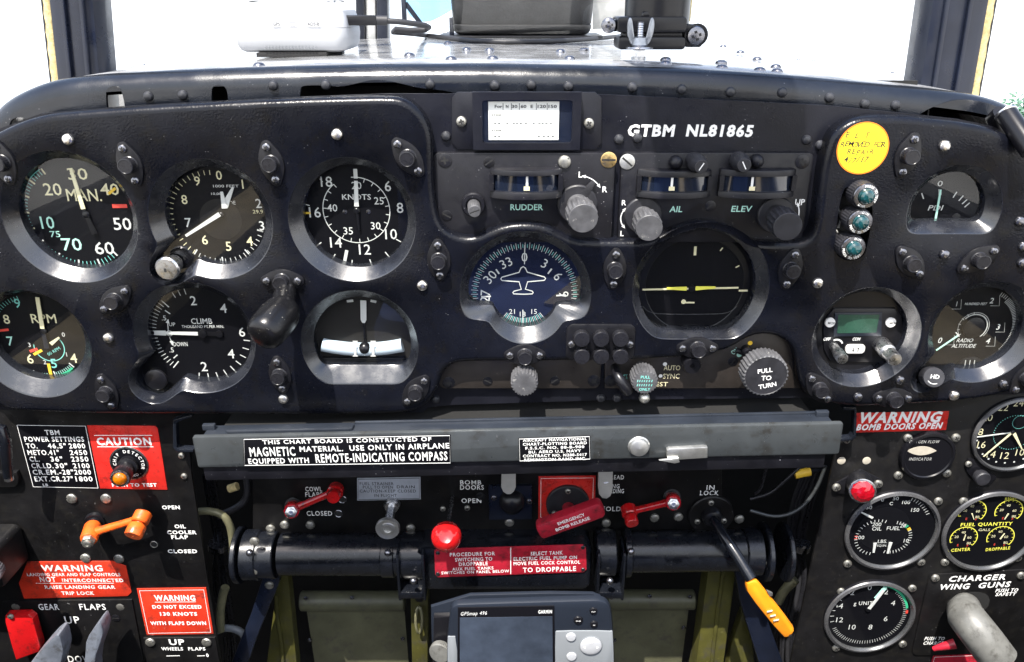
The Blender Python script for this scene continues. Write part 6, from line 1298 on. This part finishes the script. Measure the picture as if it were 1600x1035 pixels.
for i, (x, nm) in enumerate(((645, 'left'), (952, 'right'))):
    t = thing('tube_hanger', 'black U-shaped hanger under the torque tube left of the crimson placard' if i == 0 else 'black U-shaped hanger under the torque tube right of the crimson placard', 'hanger', at(x, 900, YT), 'hangers of the torque tube')
    b = MB('tube_black'); w = 19*hpp(x, 890, YT)
    for s_ in (-1, 1): b.box(Fr(at(x, 888, YT-10)).off(s_*w, 0), 2.2, 46, 26, .5, w0=-13)
    part(t, 'side_cheeks', b)
    b = MB('tube_black'); b.box(Fr(at(x, 915, YT-10)), 2*w, 7, 26, 1.5, 2, w0=-13); part(t, 'bottom_web', b)
    b = MB('dark_screw'); b.ball(at(x+1, 908, YT-26), 3); part(t, 'bolt', b)
# rudder pedals
for i, (x0, x1, y0, lab) in enumerate(((470, 633, 924, 'olive rudder pedal plate left of the navigator, under the torque tube'), (948, 1085, 922, 'olive rudder pedal plate right of the navigator, under the torque tube'))):
    Yp = 95.; t = thing('rudder_pedal', lab, 'pedal', at((x0+x1)/2, 980, Yp), 'rudder pedals')
    A, C = at(x0, y0+15, Yp), at(x1, y0+15, Yp); b = MB('olive_grey'); b.cyl(A, C, 9.5, 32, 1.2); part(t, 'top_roll', b)
    b = MB('olive_grey'); w = C.x-A.x-6; zt = A.z-6; nfl = 26; rings = []
    xs = [(-w/2+w*q/nfl) for q in range(nfl+1)]; cx = (A.x+C.x)/2+ (2 if i == 0 else -2)
    rows_ = [(zt-q*4.2+(0), Yp-2+(.35 if q % 2 else 0)+q*.25) for q in range(24)]
    b.loft([[Vector((cx+u, yy, zz)) for u in xs] for zz, yy in rows_], closed=False); b.loft([[Vector((cx+s_*w/2, yy, zz)) for zz, yy in rows_] for s_ in (-1,)]+[[Vector((cx-w/2, yy+5, zz)) for zz, yy in rows_]], closed=False); part(t, 'tread_plate', b, 12)
    for px, py in (((478, 935), (550, 934), (626, 935), (484, 1000), (629, 998)) if i == 0 else ((956, 934), (1015, 932), (1078, 933), (960, 1000), (1068, 981))): inst(t, 'rivet', screw_mesh('rivet', 2.2, 1.6, 'dark_screw'), at(px, py, Yp-9 if py < 950 else Yp-2))
# struts
def strut(name, label, pts, Y, m_, th=10, ridge=None, cat='strut'):
    c = pts[0]; t = thing(name, label, cat, at(*c, Y)); b = MB(m_); f = plpx(b, pts, Y, -th, 0, 1.0); part(t, 'web', b)
    if ridge: b = MB(m_); b.tube([at(x, y, Y-.6) for x, y in ridge], 2.0, 10); part(t, 'flange_ridge', b)
    return t
strut('olive_strut', 'yellow green strut with a ridge, leaning beside the left rudder pedal', [(432, 893), (449, 893), (455, 950), (464, 1040), (466, 1090), (408, 1090), (416, 1040), (428, 950)], 70, 'chromate', 12, [(431, 930), (434, 970), (440, 1005), (444, 1060)])
t = strut('blue_black_strut', 'dark blue strut leaning down to the left with a screw at its top', [(413, 896), (437, 895), (436, 912), (404, 990), (385, 1045), (375, 1090), (345, 1090), (358, 1045), (392, 960)], 45, 'pillar_blue', 8); inst(t, 'screw', S_CP, at(421, 914, 45), .2)
t = strut('hook_strut', 'narrow olive strut carrying a small hook left of the navigator', [(641, 921), (669, 921), (668, 1090), (645, 1090)], 60, 'chromate', 14); inst(t, 'screw', S_SLOTD, at(655, 936, 60), .6)
b = MB('pipe_tan'); b.tube([at(654.5+5*cos(a), 969-20*sin(a), 55-3*abs(cos(a))) for a in [2*pi*q/24 for q in range(25)]], 1.3, 8); part(t, 'hook', b)
strut('wide_olive_strut', 'wide yellow green strut right of the right rudder pedal', [(1108, 881), (1150, 880), (1149, 900), (1131, 1035), (1124, 1090), (1076, 1090), (1088, 1035)], 70, 'chromate', 20, [(1131, 884), (1122, 950), (1112, 1035), (1106, 1085)])
strut('short_olive_strut', 'short olive strut low down beside the dark blue right strut', [(1160, 960), (1170, 958), (1186, 1090), (1130, 1090), (1142, 1010)], 80, 'chromate', 10)
strut('slanting_blue_strut', 'dark blue strut slanting down behind the amber-ended lever', [(1146, 880), (1160, 882), (1180, 915), (1232, 1060), (1236, 1090), (1196, 1090), (1190, 1050), (1156, 940)], 55, 'pillar_blue', 8)
# pipes and wires
def pipe(name, label, cat, pts, r, m_, n=10):
    c = smooth_poly([(x, y) for x, y, _ in pts], 2, False); Ys = smooth_poly([(q[2], 0) for q in pts], 2, False); P = [at(x, y, yy[0]) for (x, y), yy in zip(c, Ys)]
    b = MB(m_); b.tube(P, r, n); single(name, label, cat, b, P[0], ang=60)
pipe('bent_pipe', 'bent tan pipe coming down beside the lower left panel', 'pipe', [(300, 800, 40), (330, 798, 40), (352, 806, 40), (363, 830, 42), (363, 880, 45)], 3.2, 'pipe_tan')
pipe('dark_pipe', 'dark curved pipe behind the bent tan pipe at left', 'pipe', [(340, 806, 60), (362, 798, 60), (382, 785, 62), (388, 765, 64), (384, 740, 66)], 3.0, 'knob_dark')
pipe('lower_hose', 'grey hose curving behind the foot of the lower left panel', 'hose', [(330, 990, 60), (352, 980, 60), (378, 986, 58), (386, 1005, 58)], 3.4, 'plastic_grey')
pipe('grey_wire', 'short grey wire hanging under the right end of the chart board', 'wire', [(1198, 728, 30), (1194, 745, 30), (1189, 765, 32), (1180, 772, 34)], 1.1, 'button_grey')
pipe('grey_wire', 'long grey wire sagging under the right end of the chart board', 'wire', [(1250, 730, 30), (1228, 750, 30), (1204, 772, 32), (1172, 780, 34)], 1.3, 'button_grey')
pipe('blue_wire', 'blue grey wire in a wide loop beside the lower right panel', 'wire', [(1290, 728, 35), (1276, 765, 35), (1252, 796, 35), (1215, 810, 35), (1172, 798, 37)], 1.4, 'chart_grey')
pipe('loose_fitting', 'tan fitting in the dark space beside the lower right panel', 'fitting', [(1243, 905, 70), (1225, 922, 70), (1216, 940, 72)], 4.5, 'pipe_tan')
pipe('yellow_cap', 'small yellow cap under the right end of the chart board', 'cap', [(1242, 742, 40), (1254, 739, 40), (1266, 737, 40)], 3.6, 'print_gold')
pipe('amber_cap', 'small amber cap in the dark space under the left end of the chart board', 'cap', [(358, 764, 60), (364, 762, 60), (371, 760, 60)], 3.6, 'rope_tan')
pipe('left_fitting', 'tan fitting hanging beside the white-bordered warning plate', 'fitting', [(352, 918, 55), (348, 930, 55), (344, 955, 55), (345, 985, 55)], 3.8, 'pipe_tan')
# ------------------------------------------------------------------ handheld navigator
Yn = -42.
t = thing('satellite_navigator', 'grey handheld satellite navigator with a reflecting screen and round buttons at bottom centre', 'navigator', at(828, 1000, Yn))
def npl(mb, pts, w0, w1, bev=.6, it=2): f = Fr((0, Yn, 0)); mb.plate(f, uv(f, smooth_poly(pts, it) if it else pts, Yn), w0, w1, bev)
b = MB('plastic_slate'); npl(b, [(702, 966), (704, 952), (712, 946), (720, 945), (920, 939), (940, 939), (952, 946), (957, 961), (960, 1010), (962, 1075), (952, 1090), (708, 1090), (698, 1075), (698, 1000)], -6, 0, 2.6); part(t, 'body', b)
b = MB('plastic_grey'); npl(b, [(867, 988), (870, 985), (955, 985), (958, 988), (960, 1085), (868, 1085)], -1, .7, .5, 1); part(t, 'keypad_face', b)
b = MB('plastic_grey'); npl(b, [(699, 996), (702, 994), (714.5, 994), (714.5, 1085), (700, 1085)], -1, .5, .4, 1); part(t, 'side_grip', b)
b = MB('dial_black'); npl(b, [(715.5, 949), (866, 946), (867, 1085), (715.5, 1085)], -.5, .9, .4, 0); part(t, 'screen_bezel', b)
b = MB('screen_sheen'); npl(b, [(718.6, 964), (863, 962), (864, 1080), (718.6, 1080)], .6, 1.1, 0, 0); part(t, 'screen', b)
b = MB('print_white'); tl(b, 'GPSmap 496', (720, 959.3), (761, 957.8), 5.4, Yn-.9, shear=.2, bold=.0, lift=.1); tl(b, 'GARMIN', (841, 956.2), (862.5, 955.8), 5, Yn-.9, bold=.03, lift=.1); part(t, 'lettering', b)
for x, y, r, m_, tx in ((903.5, 968.6, 7.5, 'plastic_black', 'PAGE'), (927, 954, 6.2, 'plastic_black', 'OUT'), (928, 975, 6.2, 'plastic_black', 'IN'), (892, 994, 8, 'plastic_white', None), (893, 1024.5, 8, 'plastic_white', None)):
    f = pf(x, y, Yn); k = hpp(x, y, Yn); b = MB(m_); hh = .3 if m_ == 'plastic_black' else 1.0; b.lathe(f, [(r*k, -.1), (r*k, hh), (r*k*.85, hh+.9), (0, hh+1.1)], 28); bt = part(t, 'button', b)
    if tx: b = MB('print_white'); put(b, tx, f, 0, .0, 1.0, lift=hh+1.2, bold=.02); part(bt, 'lettering', b)
f = pf(923, 1007.5, Yn); k = hpp(923, 1007, Yn); b = MB('plastic_grey'); b.lathe(f, [(18.5*k, .5), (18.5*k, 1.0), (17*k, 1.1)], 40); b.m('plastic_white'); b.lathe(f, [(17*k, .7), (16.5*k, 2), (12*k, 2.8), (0, 2.4)], 40); bt = part(t, 'rocker_pad', b)
b = MB('print_white')
for u, v, a in ((0, 10.5, 0), (-10.5, 0, pi/2), (10.5, 0, -pi/2)): f2 = f.off(u*k, v*k).rot(a); b.bar(f2, (0, -1), (0, 1.2), 2.6, 2.95, .1)
part(bt, 'arrows', b)
t = thing('navigator_mount', 'slate mounting frame and grey clamp disc behind the left side of the navigator', 'mount', at(690, 1000, -20))
b = MB('plastic_slate'); f = Fr((0, -20, 0)); b.plate(f, uv(f, smooth_poly([(673, 932), (920, 926), (945, 936), (950, 1090), (680, 1090), (674, 1000)], 1), -20), -3, 0, 1); part(t, 'frame', b)
b = MB('plastic_black'); f = Fr((0, -24, 0)); b.plate(f, uv(f, [(678, 962), (706, 961), (706, 1090), (676, 1090)], -24), -3, 2, .6); part(t, 'backing_block', b)
b = MB('handle_grey'); b.lathe(axis_fr(at(690, 1015, -30), (-.25, -1, .1)), [(8.4, 0), (8.8, .8), (8.8, 4.4), (8, 5.4), (0, 5.6)], 120, ([1, 2], 40, .05)); part(t, 'clamp_disc', b)
# cable bundles in the dark bays on both sides
for i in range(6):
    o = random.uniform(-7, 7); pipe('cable', 'thin dark cable in the bundle beside the lower left panel', 'cable', [(318+i*3, 742, 90), (322+i*5+o, 790, 92), (336+i*3+o, 850, 95), (330+i*5, 910, 92), (352+i*4+o, 1000, 90), (348+i*5, 1080, 90)], random.choice((1.2, 1.6, 2.1)), random.choice(('button_grey', 'rubber', 'tube_black')), 8)
for i in range(7):
    o = random.uniform(-8, 8); pipe('cable', 'thin dark cable in the bundle beside the lower right panel', 'cable', [(1286-i*5, 735, 95), (1268-i*6+o, 790, 98), (1252-i*4, 850, 98), (1262-i*6+o, 915, 95), (1238-i*5, 990, 92), (1244-i*6+o, 1080, 90)], random.choice((1.2, 1.6, 2.2)), random.choice(('button_grey', 'rubber', 'knob_dark')), 8)
for o in list(bpy.data.objects):
    if o.name.split('.')[0] == 'cable' and 'bundle' in str(o.get('label', '')): o['group'] = 'cable bundle left' if 'left' in o['label'] else 'cable bundle right'
for x, y, lab in ((342, 852, 'small metal clamp round the cable bundle at left'), (1250, 852, 'small metal clamp round the cable bundle at right')):
    b = MB('dark_screw'); f = axis_fr(at(x, y, 90), (.1, 0, 1)); b.lathe(f, [(9, -3), (9.6, -3), (9.6, 3), (9, 3)], 28); single('cable_clamp', lab, 'clamp', b, at(x, y, 90))
